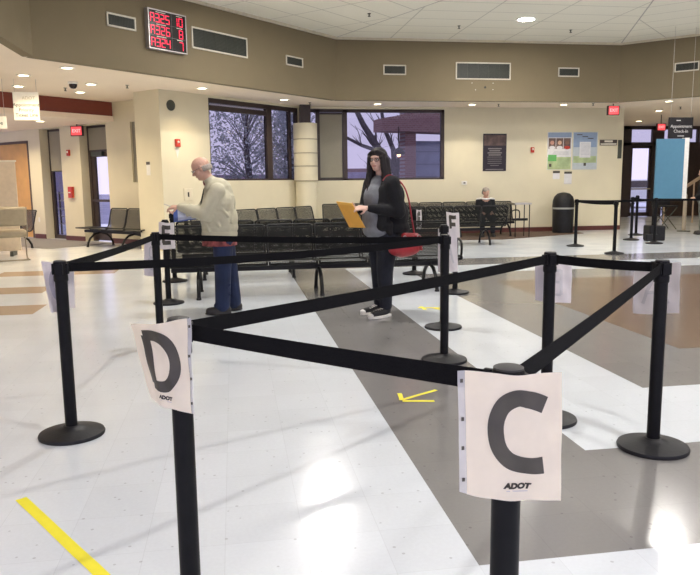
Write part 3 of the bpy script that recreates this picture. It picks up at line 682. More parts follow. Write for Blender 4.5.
for (x, y, v), nm in zip(DL, DLN):
    t = thing('recessed_downlight', 'round recessed downlight in the low ceiling '+(nm or 'unseen and out of view'), 'ceiling light', (x, y, LC), 0, 'low ceiling downlights')
    MB().lathe([(.12, -.012), (.12, 0), (.085, 0), (.085, -.012), (.12, -.012)], 28, cap=False).build('trim_ring', OFFW, t, smooth=True)
    MB().lathe([(.001, -.010), (.085, -.010)], 24).build('lens', GLOW, t)
    lamp('downlight_lamp', (0, 0, -.03), 75 if y > 17 and x < 10 else (150 if v == 2 else 125 if x < 0 else 85), WARM if v < 2 else (1, .88, .74), .07, spot=(98 if y > 17 and x < 10 else 125) if v < 2 else 165, blend=.9, parent=t)
HB = [(6.15, 14.67, 'in the tiled ceiling'), (1.51, 12.35, ''), (10.8, 12.4, ''), (6.59, 9.64, ''), (.6, 7.6, ''), (11.8, 6.8, ''), (6.0, 3.6, ''), (2.6, 1.4, '')]  # the last can is unseen, added for more light on the letter sheets
for x, y, nm in HB:
    t = thing('high_can_light', 'bright round can light in the high tiled ceiling'+('' if nm else ', unseen and out of view'), 'ceiling light', (x, y, HC), 0, 'high ceiling can lights')
    MB().lathe([(.21, -.015), (.21, 0), (.17, 0), (.17, -.015), (.21, -.015)], 32, cap=False).build('trim_ring', OFFW, t, smooth=True)
    MB().lathe([(.001, -.012), (.17, -.012)], 28).build('lens', GLOWH, t)
    lamp('can_lamp', (0, 0, -.04), 122, NEUT, .12, parent=t)
for k, (x, y, z, nm) in enumerate(((4.55-1.75, 14.55, HC, 'left of the round light in the tiled ceiling'), (4.95, 15.45, HC, 'above the small back vent'), (7.6, 15.6, HC, 'right of the round can light'), (1.9, 17.5, LC, 'above the ribbed column'), (6.7, 17.6, LC, 'above the black poster'), (9.1, 17.3, LC, 'left of the back exit sign'), (-3.2, 15.2, LC, 'by the dome camera'), (-1.95, 14.7, LC, 'near the pier'), (12, 18, LC, 'before the entrance'))):
    t = thing('fire_sprinkler', 'small dark sprinkler head '+nm, 'sprinkler', (x, y, z), 0, 'sprinkler heads'); MB().lathe([(.035, 0), (.035, -.006), (.012, -.01), (.012, -.05), (.03, -.055), (.03, -.06)], 12).build('sprinkler_head', VENTG, t)
t = thing('dome_camera', 'black dome security camera on the low ceiling at the left', 'camera', (-2.88, 14.35, LC)); MB().lathe([(.09, 0), (.09, -.03), (.075, -.04)], 24).build('camera_ring', OFFW, t, smooth=True)
MB().lathe([(.075, -.035), (.07, -.08), (.045, -.115), (.001, -.125)], 24).build('camera_dome', mat('smoked_dome', (.03, .02, .02), .15), t, smooth=True)

# hanging signs
def hang(name, label, x0, x1, z0, z1, y, m, rz=0, th=.02, top=LC):
    t = thing(name, label, 'sign', ((x0+x1)/2, y, z0), rz); hw = (x1-x0)/2
    MB().box(-hw, hw, -th, th, 0, z1-z0).build('sign_panel', m, t, bevel=.004)
    for s in (-hw*.85, hw*.85): MB().tube([(s, 0, z1-z0), (s, 0, top-z0)], .004, 5).build('hanging_wire', CHROME, t)
    return t, z1-z0
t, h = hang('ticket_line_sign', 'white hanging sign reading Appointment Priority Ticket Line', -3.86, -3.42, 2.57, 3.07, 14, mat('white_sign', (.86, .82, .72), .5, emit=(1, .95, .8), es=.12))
for i, (s, z) in enumerate((('Appointment', .27), ('Priority', .18), ('Ticket Line', .09))): text('sign_lettering', s, .085, mat('sign_text_grey', (.10, .10, .07), .6), t, (0, -.024, z))
text('sign_lettering', 'ADOT', .08, mat('sign_text_pale', (.6, .55, .4), .6), t, (.05, -.024, .39))
t, h = hang('hanging_sign', 'white hanging sign cut off by the left edge of the photo', -4.38, -4.0, 2.42, 2.64, 14, mats['white_sign'])
text('sign_lettering', 'Line', .1, mats['sign_text_grey'], t, (.05, -.024, .1))
t, h = hang('check_in_sign', 'black hanging sign with white words Appointment Check-In', 9.73, 10.32, 2.28, 2.75, 15, mat('black_sign', (.012, .010, .012), .4), top=HC)
for s, z in (('Appointment', .27), ('Check-In', .16)): text('sign_lettering', s, .098, mat('sign_text_white', (.7, .68, .66), .5), t, (0, -.024, z))
MB().box(-.12, -.02, -.024, -.02, .39, .41).build('small_heading', mats['sign_text_white'], t); MB().box(-.08, .08, -.024, -.02, .05, .065).build('arrow_mark', mats['sign_text_white'], t)

# ------------------------------------------------------------------ mats on the floor
def slabmat(name, label, cat, pts, m, z=.008):
    b = MB(); n = len(pts); b.v = [Vector((x, y, 0)) for x, y in pts]+[Vector((x, y, z)) for x, y in pts]; b.face([n+i for i in range(n)]); b.face(list(range(n))[::-1])
    for i in range(n): b.face((i, (i+1) % n, n+(i+1) % n, n+i))
    return tag(b.build(name, m), label, cat)
def mp(s, d): v = FL.M @ Vector((s, d, 0)); return (v.x, v.y)
slabmat('entrance_mat', 'flat grey floor mat before the left windows and glass door', 'mat', [mp(-3.6, -1.65), mp(.20, -1.75), mp(.20, -.05), mp(-3.6, -.05)], mat('grey_carpet', (.20, .19, .19), .95, var=.2, scale=90))
slabmat('wall_mat', 'dark brown mat along the back wall under the black trash can', 'mat', [(4.6, 16.3), (6.3, 16.1), (9.0, 17.35), (9.0, 18.3), (4.6, 18.3)], mat('brown_carpet', (.095, .06, .042), .95, var=.2, scale=90))
# tape
def tape(name, label, segs, z=.0015, grp=None):
    b = MB()
    for i, (p, q, wd) in enumerate(segs):
        p, q = Vector(p+(0,)), Vector(q+(0,)); d = (q-p).normalized(); n = Vector((-d.y, d.x, 0))*wd/2; zz = Vector((0, 0, z+i*.0006)); m = 8
        vs = [p+(q-p)*k/m+Vector((rnd.uniform(-1, 1), rnd.uniform(-1, 1), 0))*.0012 for k in range(m+1)]
        for k in range(m): b.quad(vs[k]-n+zz, vs[k+1]-n+zz, vs[k+1]+n+zz, vs[k]+n+zz)
    return tag(b.build(name, YEL), label, 'tape', grp)
tape('floor_tape', 'long strip of yellow tape on the white floor at bottom left', [((-.985, 3.215), (-.42, 2.35), .048)])
tape('floor_tape_arrow', 'yellow tape arrow on the grey band left of the C sign', [((1.30, 4.47), (1.02, 4.30), .03), ((1.02, 4.275), (1.22, 4.235), .035), ((1.02, 4.29), (1.04, 4.44), .03)])
tape('floor_tape_arrow', 'worn yellow tape mark on the white tiles beside the seats post', [((1.98, 7.55), (2.22, 7.5), .05), ((2.03, 7.42), (2.03, 7.62), .045), ((2.2, 7.38), (2.14, 7.5), .05)])
tape('floor_tape_arrow', 'small yellow tape mark far back below the left bench seats', [((-.80, 12.1), (-.55, 12.1), .10), ((-.72, 12.3), (-.66, 11.9), .10)])

# ------------------------------------------------------------------ stanchions
PH = .985
def stanchion(name_label, x, y, lean=0):
    t = thing('belt_stanchion', name_label, 'stanchion', (x, y, 0), 0, 'black queue stanchions')
    MB().lathe([(.176, .001), (.178, .010), (.174, .020), (.150, .026), (.09, .040), (.045, .052), (.040, .058)], 48).build('base', BLACKR, t, smooth=True)
    MB().lathe([(.0325, .05), (.0325, PH-.10)], 28).build('pole', BLACK, t, smooth=True)
    b = MB().lathe([(.0345, PH-.115), (.0375, PH-.110), (.0375, PH-.085), (.0355, PH-.08), (.0355, PH-.012), (.033, PH-.006)], 28)
    b.build('head', BLACK, t, smooth=True)
    MB().lathe([(.033, PH-.006), (.033, PH-.002), (.029, PH), (.001, PH+.001)], 28).build('cap', CAPTOP, t, smooth=True)
    for k in range(4):
        M4 = Matrix.Rotation(k*math.pi/2+lean, 4, 'Z'); MB().box(.030, .042, -.020, .020, PH-.075, PH-.016, M4).build('belt_slot', BLACK, t, bevel=.002)
    return t
P = dict(L=(-.94, 4.04), R=(2.11, 3.245), M=(1.755, 3.765), C=(.580, 1.435), D=(-.178, 2.185), EL=(-.668, 6.27), M1=(1.583, 5.23), M2=(1.94, 6.45), F=(2.70, 8.48), E=(-.79, 8.50), E2=(-.87, 10.45), E3=(-.80, 12.35), G=(2.67, 10.41), f1=(7.08, 14.0), f2=(7.03, 12.35), f3=(9.0, 15.1), f4=(8.95, 14.1))
SL = dict(L='black stanchion at far left with a curled sheet on its back', R='black stanchion nearest the right edge', M='black stanchion in the middle right, just beyond the C sign', C='nearest black stanchion carrying the C sign', D='black stanchion carrying the D sign',
          EL='black stanchion standing left of the old man, before the E sign', M1='black stanchion right of the woman, nearest of those at the F sign', M2='black stanchion just behind the one right of the woman', F='black stanchion carrying the F sign',
          E='black stanchion carrying the E sign', E2='black stanchion behind the E sign', E3='farthest black stanchion left of the benches', G='black stanchion behind the red handbag', f1='far black stanchion right of the trash can', f2='far black stanchion nearer than the trash can one, before the entrance',
          f3='far black stanchion farthest back by the glass doors', f4='far black stanchion under the blue board')
ST = {k: stanchion(SL[k], *P[k]) for k in P}
def belt(a, b_, za=.945, zb=None, sag=.012, twist=0):
    zb = zb or za; pa, pb = Vector(P[a]), Vector(P[b_]); d = (pb-pa); l = d.length; e = d.normalized(); n = Vector((-e.y, e.x))
    B = MB(); N = 24; hw = .0245; th = .0011; rows = []
    for i in range(N+1):
        u = i/N; p = e*(.038+(l-.076)*u); z = za+(zb-za)*u-sag*4*u*(1-u); tw = twist*math.sin(u*math.pi)
        up3 = Vector((n.x*math.sin(tw), n.y*math.sin(tw), math.cos(tw))); n3 = Vector((n.x*math.cos(tw), n.y*math.cos(tw), -math.sin(tw)))*th
        c = Vector((p.x, p.y, z)); k = len(B.v); B.v += [c-up3*hw-n3, c+up3*hw-n3, c+up3*hw+n3, c-up3*hw+n3]; rows.append(k)
    for i in range(N):
        k, m = rows[i], rows[i+1]
        for q in range(4): B.face((k+q, k+(q+1) % 4, m+(q+1) % 4, m+q))
    B.face([rows[0]+q for q in (3, 2, 1, 0)]); B.face([rows[-1]+q for q in range(4)])
    B.build('belt', BELTM, ST[a], smooth=True)
    M4 = Matrix.Translation((pb.x-pa.x-e.x*.045, pb.y-pa.y-e.y*.045, zb)) @ Matrix.Rotation(math.atan2(e.y, e.x), 4, 'Z'); MB().box(-.012, .012, -.006, .006, -.028, .028, M4).build('belt_clip', BLACK, ST[a], bevel=.002)
for a, b_, s in (('L', 'EL', .01), ('L', 'M1', .03), ('EL', 'M1', .015), ('D', 'M', .006), ('D', 'C', .003), ('C', 'R', .006), ('M', 'R', .006), ('f2', 'f1', .02), ('f1', 'f4', .02), ('f4', 'f3', .02)): belt(a, b_, sag=s)
# extra far belts running out of the picture on the right
P['f5'] = (10.6, 14.0); P['f6'] = (9.9, 16.4)
ST['f5'] = stanchion('far black stanchion beside the person at the right edge', *P['f5']); ST['f6'] = stanchion('far black stanchion behind the blue board', *P['f6'])
belt('f4', 'f5'); belt('f3', 'f6')

# ------------------------------------------------------------------ letter sheets
def crom(pts, n=10):
    out = []; P_ = [Vector(p) for p in pts]; P_ = [P_[0]*2-P_[1]]+P_+[P_[-1]*2-P_[-2]]
    for i in range(1, len(P_)-2):
        for k in range(n):
            t = k/n; a, b_, c, d = P_[i-1:i+3]; out.append(.5*((2*b_)+(c-a)*t+(2*a-5*b_+4*c-d)*t*t+(3*b_-a-3*c+d)*t**3))
    out.append(P_[-2]); return out
STROKE = {'C': [crom([(.82, .758), (.74, .785), (.65, .808), (.53, .82), (.40, .755), (.325, .65), (.305, .54), (.335, .42), (.42, .335), (.53, .295), (.66, .283), (.80, .292)])],
          'D': [crom([(.315, .26), (.31, .45), (.30, .65), (.29, .85)]), crom([(.25, .85), (.45, .855), (.62, .80), (.74, .68), (.78, .53), (.74, .37), (.62, .27), (.46, .24), (.28, .255)])],
          'E': [[(.3, .22), (.3, .84)], [(.24, .82), (.76, .82)], [(.3, .53), (.7, .53)], [(.24, .24), (.76, .24)]],
          'F': [[(.3, .18), (.3, .84)], [(.24, .82), (.76, .82)], [(.3, .53), (.7, .53)]],
          'A': [[(.22, .2), (.5, .84)], [(.78, .2), (.5, .84)], [(.33, .42), (.67, .42)]],
          'B': [[(.3, .2), (.3, .84)], crom([(.3, .83), (.6, .82), (.66, .69), (.6, .55), (.3, .53)]), crom([(.3, .53), (.65, .50), (.74, .36), (.62, .22), (.3, .2)])]}
def sheet(label, cs, letter, m, ink, bulge=.01, strips=True, wk=.17, logo=False, side=1, curl=0, lm=None):
    TL, TR, BR_, BL_ = [Vector(c) for c in cs]; org = (TL+TR+BR_+BL_)/4
    n0 = ((TR-TL).cross(TL-BL_)).normalized(); n0 = -n0 if n0.dot(Vector((0, 0, CAMH))-org) < 0 else n0
    def S(u, v, off=0):
        p = BL_*(1-u)*(1-v)+BR_*u*(1-v)+TL*(1-u)*v+TR*u*v
        k = bulge*math.sin(math.pi*u)*(1-.3*v)+.0022*math.sin(u*17+v*5)+.0018*math.sin(v*13+u*6)+curl*(1-u)**2*(1-v)
        p = p+Vector((0, 0, 1))*(.004*math.sin(u*7+1)*(v*v)-.004*math.sin(u*5)*(1-v)**2)
        return p+n0*(k+off)-org
    t = thing('letter_sheet', label, 'sign', org, 0, 'letter sheets hung on the stanchions'); N = 22
    b = MB()
    for off in (.0003, -.0003):
        base = len(b.v)
        for j in range(N+1):
            for i in range(N+1): b.v.append(S(i/N, j/N, off))
        for j in range(N):
            for i in range(N):
                q = (base+j*(N+1)+i, base+j*(N+1)+i+1, base+(j+1)*(N+1)+i+1, base+(j+1)*(N+1)+i); b.face(q if off > 0 else q[::-1])
    b.build('paper', m, t, smooth=True, angle=180)
    b = MB()
    for pts in STROKE[letter]:
        pts = [Vector(p) for p in pts]
        if len(pts) == 2: pts = [pts[0].lerp(pts[1], k/12) for k in range(13)]
        asp = .774; rows = []
        for i, p in enumerate(pts):
            d = pts[min(i+1, len(pts)-1)]-pts[max(i-1, 0)]; d = Vector((d.x*asp, d.y)).normalized(); nn = Vector((-d.y/asp, d.x))*wk/2*asp
            rows.append(len(b.v))
            for k in range(5): q = p+nn*(k/2-1); u = q.x if side > 0 else 1-q.x; b.v.append(S(u, q.y, .0012))
        for i in range(len(rows)-1):
            for k in range(4): b.face((rows[i]+k, rows[i]+k+1, rows[i+1]+k+1, rows[i+1]+k))
    b.build('printed_letter', ink, t)
    if logo:
        me = text_mesh('ADOT', .0165, .0012)
        for v in me.vertices: u, vv = v.co.x*1.25/.216+.53+v.co.y*1.2, v.co.y/.279+.115; v.co = S(u, vv, .0012)
        o = bpy.data.objects.new('printed_logo', me); col.objects.link(o); me.materials.clear(); me.materials.append(INK); o.parent = t
        b = MB(); b.poly([S(.41, .072, .0012), S(.64, .072, .0012), S(.64, .080, .0012), S(.41, .080, .0012)]); b.build('logo_underline', INKG, t)
    if strips:
        b = MB(); s0 = -1 if strips == 1 else 1
        for j in range(N):
            v0, v1 = j/N, (j+1)/N
            ua, ub = (-.075, .0) if strips == 1 else (1.0, 1.05)
            b.quad(S(ua, v0, -.001), S(ub, v0, -.001), S(ub, v1, -.001), S(ua, v1, -.001))
        b.build('sleeve_edge', SLEEVE, t, smooth=True)
        b = MB()
        for v in (.12, .38, .62, .92): c = S(-.035 if strips == 1 else 1.025, v, .0008); b.box(c.x-.003, c.x+.003, c.y-.001, c.y+.001, c.z-.004, c.z+.004)
        b.build('binder_hole', INK, t)
    return t
sheet('large white sheet with a bold letter C hung on the nearest stanchion', [(0.471, 1.405, 0.985), (0.675, 1.375, 0.978), (0.683, 1.375, 0.688), (0.479, 1.405, 0.712)], 'C', PAPER, INK, bulge=.006, logo=True, strips=1)
sheet('curled white sheet with a bold letter D hung on the left foreground stanchion', [(-0.330, 2.250, 0.955), (-0.146, 2.100, 0.992), (-0.147, 2.100, 0.702), (-0.269, 2.170, 0.747)], 'D', PAPER, INK, bulge=.022, logo=True, strips=2)
sheet('white sheet with a bold letter E, left of the old man', [(-0.854, 8.420, 0.962), (-0.679, 8.380, 0.949), (-0.676, 8.380, 0.651), (-0.864, 8.420, 0.652)], 'E', PAPERB, INK, bulge=.01, strips=0, wk=.2)
sheet('white sheet with a bold letter F, right of the red handbag', [(2.566, 8.450, 1.013), (2.703, 8.360, 1.002), (2.719, 8.360, 0.698), (2.594, 8.450, 0.706)], 'F', PAPERB, INK, bulge=.01, strips=0, wk=.2)
sheet('curled blank-backed sheet hanging behind the far left stanchion', [(-1.060, 4.130, 0.970), (-0.887, 4.130, 0.954), (-0.904, 4.160, 0.701), (-1.000, 4.020, 0.701)], 'D', PAPERB, mat('ink_showing_through_dark', (.42, .40, .44), .6), bulge=.01, strips=0, side=-1)
sheet('blank-backed sheet behind the middle right stanchion', [(1.707, 3.860, 0.918), (1.936, 3.860, 0.900), (1.938, 3.860, 0.663), (1.713, 3.860, 0.696)], 'B', PAPERB, INKG, bulge=.006, strips=0, side=-1, wk=.08)
sheet('blank-backed sheet behind the right edge stanchion', [(2.170, 3.600, 0.933), (2.284, 3.350, 0.951), (2.289, 3.350, 0.681), (2.178, 3.600, 0.646)], 'A', PAPERB, INKG, bulge=.006, strips=0, side=-1, wk=.08)
sheet('blank-backed sheet behind the stanchion left of the old man', [(-0.778, 6.380, 0.903), (-0.643, 6.380, 0.899), (-0.658, 6.380, 0.583), (-0.793, 6.380, 0.605)], 'B', PAPERB, INKG, bulge=.008, strips=0, side=-1, wk=.08)
sheet('curled blank-backed sheet below the F sign', [(1.912, 6.550, 0.937), (2.083, 6.500, 0.946), (2.098, 6.500, 0.525), (1.914, 6.550, 0.525)], 'A', PAPERB, INKG, bulge=.008, strips=0, side=-1, wk=.08)
sheet('narrow edge-on sheet above the red handbag', [(2.675, 10.300, 0.970), (2.805, 10.500, 0.960), (2.806, 10.500, 0.673), (2.675, 10.300, 0.688)], 'E', PAPERB, INK, bulge=.0, strips=0, wk=.3)

# ------------------------------------------------------------------ bench seating
SP = [(-.26, .395), (-.275, .415), (-.25, .43), (-.10, .425), (.08, .405), (.165, .405), (.205, .43), (.235, .49), (.265, .60), (.295, .72), (.32, .81), (.335, .835)]
SPc = crom(SP, 3)
def seat_unit(w_):
    t = bpy.data.objects.new('seat', None)
    b = MB(); vv = 0; hw = w_/2-.018
    for i in range(len(SPc)-1):
        p, q = SPc[i], SPc[i+1]; l = (q-p).length
        b.quad((-hw, p.x, p.y), (hw, p.x, p.y), (hw, q.x, q.y), (-hw, q.x, q.y), [(0, vv), (2*hw, vv), (2*hw, vv+l), (0, vv+l)]); vv += l
    return b
def seat_frame(w_):
    b = MB(); hw = w_/2-.016; r = .014; path = [Vector((-hw, p.x, p.y)) for p in SPc]
    top = [Vector((-hw+.03, .338, .852)), Vector((hw-.03, .338, .852))]
    pts = path+top+[Vector((hw, p.x, p.y)) for p in SPc[::-1]]
    b.tube(pts, r, 7); b.tube([(-hw, SP[0][0], SP[0][1]), (hw, SP[0][0], SP[0][1])], r, 7); b.tube([(-hw, .165, .405), (hw, .165, .405)], .010, 6)
    return b
SEATS = {}
def bench(label, loc, rz, n, w_=.60, legs=(), m=PERF, arms=(), group='perforated steel bench rows', tables=()):
    t = thing('beam_bench', label, 'bench', loc, rz, group); L0 = -n*w_/2
    key = (w_, m.name)
    if key not in SEATS: SEATS[key] = (seat_unit(w_).mesh('seat', True), seat_frame(w_).mesh('seat_frame', True))
    for i in range(n):
        x = L0+(i+.5)*w_
        if i in tables:
            MB().box(x-w_/2+.02, x+w_/2-.02, -.24, .24, .40, .425).build('side_table', STEEL, t, bevel=.006); continue
        s = bpy.data.objects.new('seat', SEATS[key][0]); col.objects.link(s); s.parent = t; s.location = (x, 0, 0)
        if not s.data.materials: s.data.materials.append(m)
        f = bpy.data.objects.new('seat_frame', SEATS[key][1]); col.objects.link(f); f.parent = s
        if not f.data.materials: f.data.materials.append(STEEL)
    MB().box(-n*w_/2+.05, n*w_/2-.05, -.03, .03, .30, .36).build('beam', STEEL, t, bevel=.006)
    for lx in legs:
        pts = [(lx, -.34, .015), (lx, -.33, .08), (lx, -.27, .19), (lx, -.16, .28), (lx, 0, .315), (lx, .16, .28), (lx, .27, .19), (lx, .33, .08), (lx, .34, .015)]
        l = MB().tube(pts, .024, 10).build('leg', STEEL, t, smooth=True)
        for y in (-.34, .34): MB().lathe([(.030, 0), (.030, .02), (.024, .028)], 14, c=(lx, y, 0)).build('rubber_foot', BLACKR, l)
    for ax in arms:
        pts = crom([(ax, -.20, .41), (ax, -.22, .56), (ax, -.16, .63), (ax, .05, .64), (ax, .20, .62), (ax, .27, .60)], 4); MB().tube(pts, .016, 8).build('armrest', STEEL, t, smooth=True)
    return t
bench('nearest long black mesh bench between the man and the woman', (1.02, 9.0, 0), 0, 6, .62, legs=(-1.47, .03, 1.50), arms=(-1.86, 1.86))
bench('second long black mesh bench, back to back behind the nearest one', (.85, 10.8, 0), R(180), 6, .56, legs=(-1.4, 0, 1.3))
bench('angled black mesh bench along the wall under the left window', (.70, 14.9, 0), R(45), 6, .62, legs=(-1.5, 0, 1.5), m=PERFL)
bench('long black mesh bench against the back wall, where the seated man is', (4.65, 17.35, 0), 0, 8, .62, legs=(-2.1, -.6, .9, 2.2), arms=(2.48,))
bench('black mesh bench in the middle distance turned away from the camera', (4.35, 15.1, 0), R(180), 5, .62, legs=(-1.13, .9))
bench('dark mesh bench against the left wall by the glass door', (-2.62, 16.70, 0), R(-45), 4, .62, legs=(-.62, .62), m=PERFL, tables=(0,))
bench('black mesh chair pair in front of the orange door', (-4.95, 17.0, 0), R(-50), 2, .60, legs=(.25,), m=PERFL)
# little end table with tray beside the seated man
t = thing('tray_table', 'small light grey tray table at the right end of the wall bench', 'table', (7.02, 16.75, 0))
MB().box(-.26, .18, -.2, .2, .80, .84).build('tray_top', CHROME, t, bevel=.005)
for x in (-.22, .14): MB().tube([(x, -.16, .0), (x, -.16, .8)], .013).build('leg', STEEL, t); MB().tube([(x, .16, 0), (x, .16, .8)], .013).build('leg', STEEL, t)
MB().box(-.24, .16, -.02, .02, .40, .46).build('crossbar', STEEL, t)
# trash can
t = thing('trash_can', 'black dome-top trash can with pale band against the back wall', 'trash can', (8.60, 17.75, 0))
MB().lathe([(.25, 0), (.27, .02), (.275, .62), (.275, .66)], 36).build('can_body', BLACKR, t, smooth=True)
MB().lathe([(.282, .625), (.285, .63), (.285, .665), (.282, .67)], 36, cap=False).build('pale_band', mat('pale_grey_band', (.35, .35, .33), .5), t, smooth=True)
MB().lathe([(.28, .66), (.285, .70), (.275, .84), (.24, .95), (.16, 1.03), (.06, 1.06), (.001, 1.065)], 36).build('dome_lid', BLACKR, t, smooth=True)
MB().box(-.12, .12, -.02, .02, .76, .93, Matrix.Rotation(R(18), 4, 'Z') @ Matrix.Translation((0, -.262, 0)) @ Matrix.Rotation(R(-8), 4, 'X')).build('opening_flap', mat('flap_black', (.004, .004, .004), .5), t, bevel=.03)
# blue board
t = thing('privacy_board', 'big plain light blue board on a black stand near the entrance', 'board', (9.76, 14.75, 0), R(-8))
MB().box(-.43, .20, -.02, .02, .93, 2.26).build('blue_panel', mat('blue_board', (.075, .21, .32), .6, var=.03), t)
b = MB(); b.quad((.20, -.02, .93), (.20+.10, .30, .93), (.20+.10, .30, 2.30), (.20, -.02, 2.26)); b.quad((.20, .0, .93), (.20, .0, 2.26), (.29, .31, 2.30), (.29, .31, .93))
b.box(.20, .30, -.018, .018, .93, 2.28); b.build('white_side_panel', WHITE, t)
MB().box(-.42, -.36, .02, .07, .15, 2.0).build('upright', BLACK, t); MB().box(-.52, -.16, -.1, .28, .0, .34).build('black_base', BLACKR, t, bevel=.03); MB().box(-.62, -.35, -.16, .0, .0, .16).build('base_foot', BLACKR, t, bevel=.02)
# stool, ramp rail, right side
t = thing('folding_stool', 'dark folding stool far off under the blue board', 'stool', (11.75, 18.1, 0))
MB().box(-.28, .28, -.2, .2, .62, .66).build('seat', BLACKR, t, bevel=.01); MB().box(-.28, .28, .18, .21, .66, 1.0).build('backrest', BLACKR, t, bevel=.01)
for a, b_ in ((-.26, .26), (.26, -.26)):
    for y in (-.18, .18): MB().tube([(a, y, 0.01), (b_, y, .62)], .014).build('leg', VENTG, t)
t = thing('guide_post', 'pale metal post standing right of the blue board', 'post', (11.75, 17.2, 0)); MB().lathe([(.05, .03), (.045, .95), (.03, .99)], 20).build('pole', mat('pale_post', (.42, .36, .28), .4), t, smooth=True); MB().lathe([(.17, 0), (.16, .02), (.05, .03)], 24).build('base', VENTG, t, smooth=True)
t = thing('ramp_handrail', 'sloping tan handrail panel behind the person at the right edge', 'handrail', (14.2, 20.5, 0))
b = MB(); b.v = [Vector(p) for p in ((-1.0, 0, .6), (1.2, 0, 1.9), (1.2, 0, 2.0), (-1.0, 0, .7), (-1.0, .06, .6), (1.2, .06, 1.9), (1.2, .06, 2.0), (-1.0, .06, .7))]
for q in ((3, 2, 1, 0), (4, 5, 6, 7), (0, 1, 5, 4), (1, 2, 6, 5), (2, 3, 7, 6), (3, 0, 4, 7)): b.face(q)
b.build('rail', mat('tan_rail', (.45, .34, .24), .5), t); 
for x in (-.9, .1, 1.1): MB().tube([(x, .03, 0), (x, .03, .62+(x+1)*.6)], .025).build('rail_post', mats['tan_rail'], t)
# left corner: partition and beige chairs
t = thing('room_partition', 'beige fabric partition at the left edge before the orange door', 'partition', (-5.02, 15.2, 0), R(6))
MB().box(-.75, .75, -.03, .03, .10, 1.88).build('fabric_panel', mat('beige_fabric', (.62, .52, .40), .9, bump=.2, bscale=120), t); MB().box(-.77, .77, -.035, .035, 1.87, 1.90).build('top_cap', VENTF, t)
for x in (-.6, .6): MB().box(x-.03, x+.03, -.22, .22, 0, .10).build('foot', VENTG, t)
BG = mat('beige_plastic', (.30, .25, .17), .45, var=.08)
def cantilever_chair(label, loc, rz):
    t = thing('cantilever_chair', label, 'chair', loc, rz, 'beige padded chairs at the left edge')
    MB().box(-.27, .27, -.25, .25, .44, .58).build('seat_cushion', BG, t, bevel=.05, smooth=True)
    MB().box(-.27, .27, -.05, .05, 0, .36, Matrix.Translation((0, .27, .66)) @ Matrix.Rotation(R(-12), 4, 'X')).build('back_cushion', BG, t, bevel=.045, smooth=True)
    for s in (-.27, .27): MB().tube(crom([(s, .33, 1.0), (s, .27, .62), (s, .2, .44), (s, -.22, .43), (s*1.02, -.28, .25), (s*1.02, -.24, .03), (s*1.02, .25, .02)], 4), .012, 8).build('tube_frame', mat('chair_leg_metal', (.28, .25, .2), .35, metal=.7), t, smooth=True)
    MB().tube([(-.275, .25, .02), (.275, .25, .02)], .012).build('floor_bar', mats['chair_leg_metal'], t)
    return t
cantilever_chair('beige padded chair at the left edge, nearer one', (-4.16, 14.25, 0), R(200)); cantilever_chair('beige padded chair at the left edge, mostly cut off beside the partition', (-4.75, 13.9, 0), R(190))
t = thing('black_crate', 'low black crate under the beige chairs at the left edge', 'crate', (-4.95, 14.4, 0)); b = MB(); b.box(-.3, .3, -.2, .2, 0, .02)
for q in ((-.3, .3, -.2, -.18), (-.3, .3, .18, .2), (-.3, -.28, -.2, .2), (.28, .3, -.2, .2)): b.box(*q, 0, .26)
b.build('crate_box', BLACKR, t)

# ------------------------------------------------------------------ people
SKIN = mat('skin', (.56, .33, .24), .55, var=.06, scale=14); SKINP = mat('skin_pale', (.66, .42, .33), .5, var=.05, scale=14); LIP = mat('lips', (.45, .15, .14), .4); HAIRD = mat('dark_hair', (.010, .006, .007), .7, var=.3, scale=30); HAIRG = mat('grey_hair', (.30, .26, .22), .7, var=.2, scale=60)
EYEW = mat('eye_white', (.7, .68, .64), .3); EYED = mat('eye_dark', (.02, .015, .01), .2)
def blob(name, mb, m, parent, vox=.012, it=4, fac=.5, label=None):
    me = mb.mesh(name); o = bpy.data.objects.new(name, me); col.objects.link(o)
    r = o.modifiers.new('r', 'REMESH'); r.mode = 'VOXEL'; r.voxel_size = vox; r.use_smooth_shade = True
    s = o.modifiers.new('s', 'SMOOTH'); s.iterations = it; s.factor = fac
    dg = bpy.context.evaluated_depsgraph_get(); me2 = bpy.data.meshes.new_from_object(o.evaluated_get(dg)); me2.name = name
    bpy.data.objects.remove(o); o = bpy.data.objects.new(name, me2); col.objects.link(o)
    me2.materials.clear(); me2.materials.append(m)
    for p in me2.polygons: p.use_smooth = True
    o.parent = parent
    if label: o['label'] = label
    return o
def hand(b, wr, dirv, palm, curl=.8, s=1, thumb=1):
    """palm + five tapering bent fingers; dirv = along the fingers, palm = palm normal"""
    d = Vector(dirv).normalized(); n = (Vector(palm)-d*Vector(palm).dot(d)).normalized(); a = d.cross(n)*thumb; wr = Vector(wr)
    for k in range(4): b.cone(wr+a*(.009-.006*k)*s, wr+d*.085*s+a*(.030-.020*k)*s, .017*s, .013*s, 10)
    for k, (l, cu) in enumerate(((.072, 1), (.080, 1.05), (.074, 1.1), (.058, 1.2))):
        p = wr+d*.085*s+a*(.030-.020*k)*s; c = curl*cu; q = p
        for j, fr in enumerate((.45, .32, .23)):
            ang = c*(j+.6)*.6; dd = (d*math.cos(ang)+n*math.sin(ang)).normalized(); q2 = q+dd*l*fr*s; b.cone(q, q2, (.0098-.001*j)*s, (.0088-.001*j)*s, 8); q = q2
    p = wr+d*.02*s+a*.022*s; q = p+(d*.5+a*.6+n*.45).normalized()*.045*s; q2 = q+(d*.8+a*.05+n*.6).normalized()*.032*s; b.cone(p, q, .014*s, .0115*s, 8); b.cone(q, q2, .011*s, .009*s, 8)
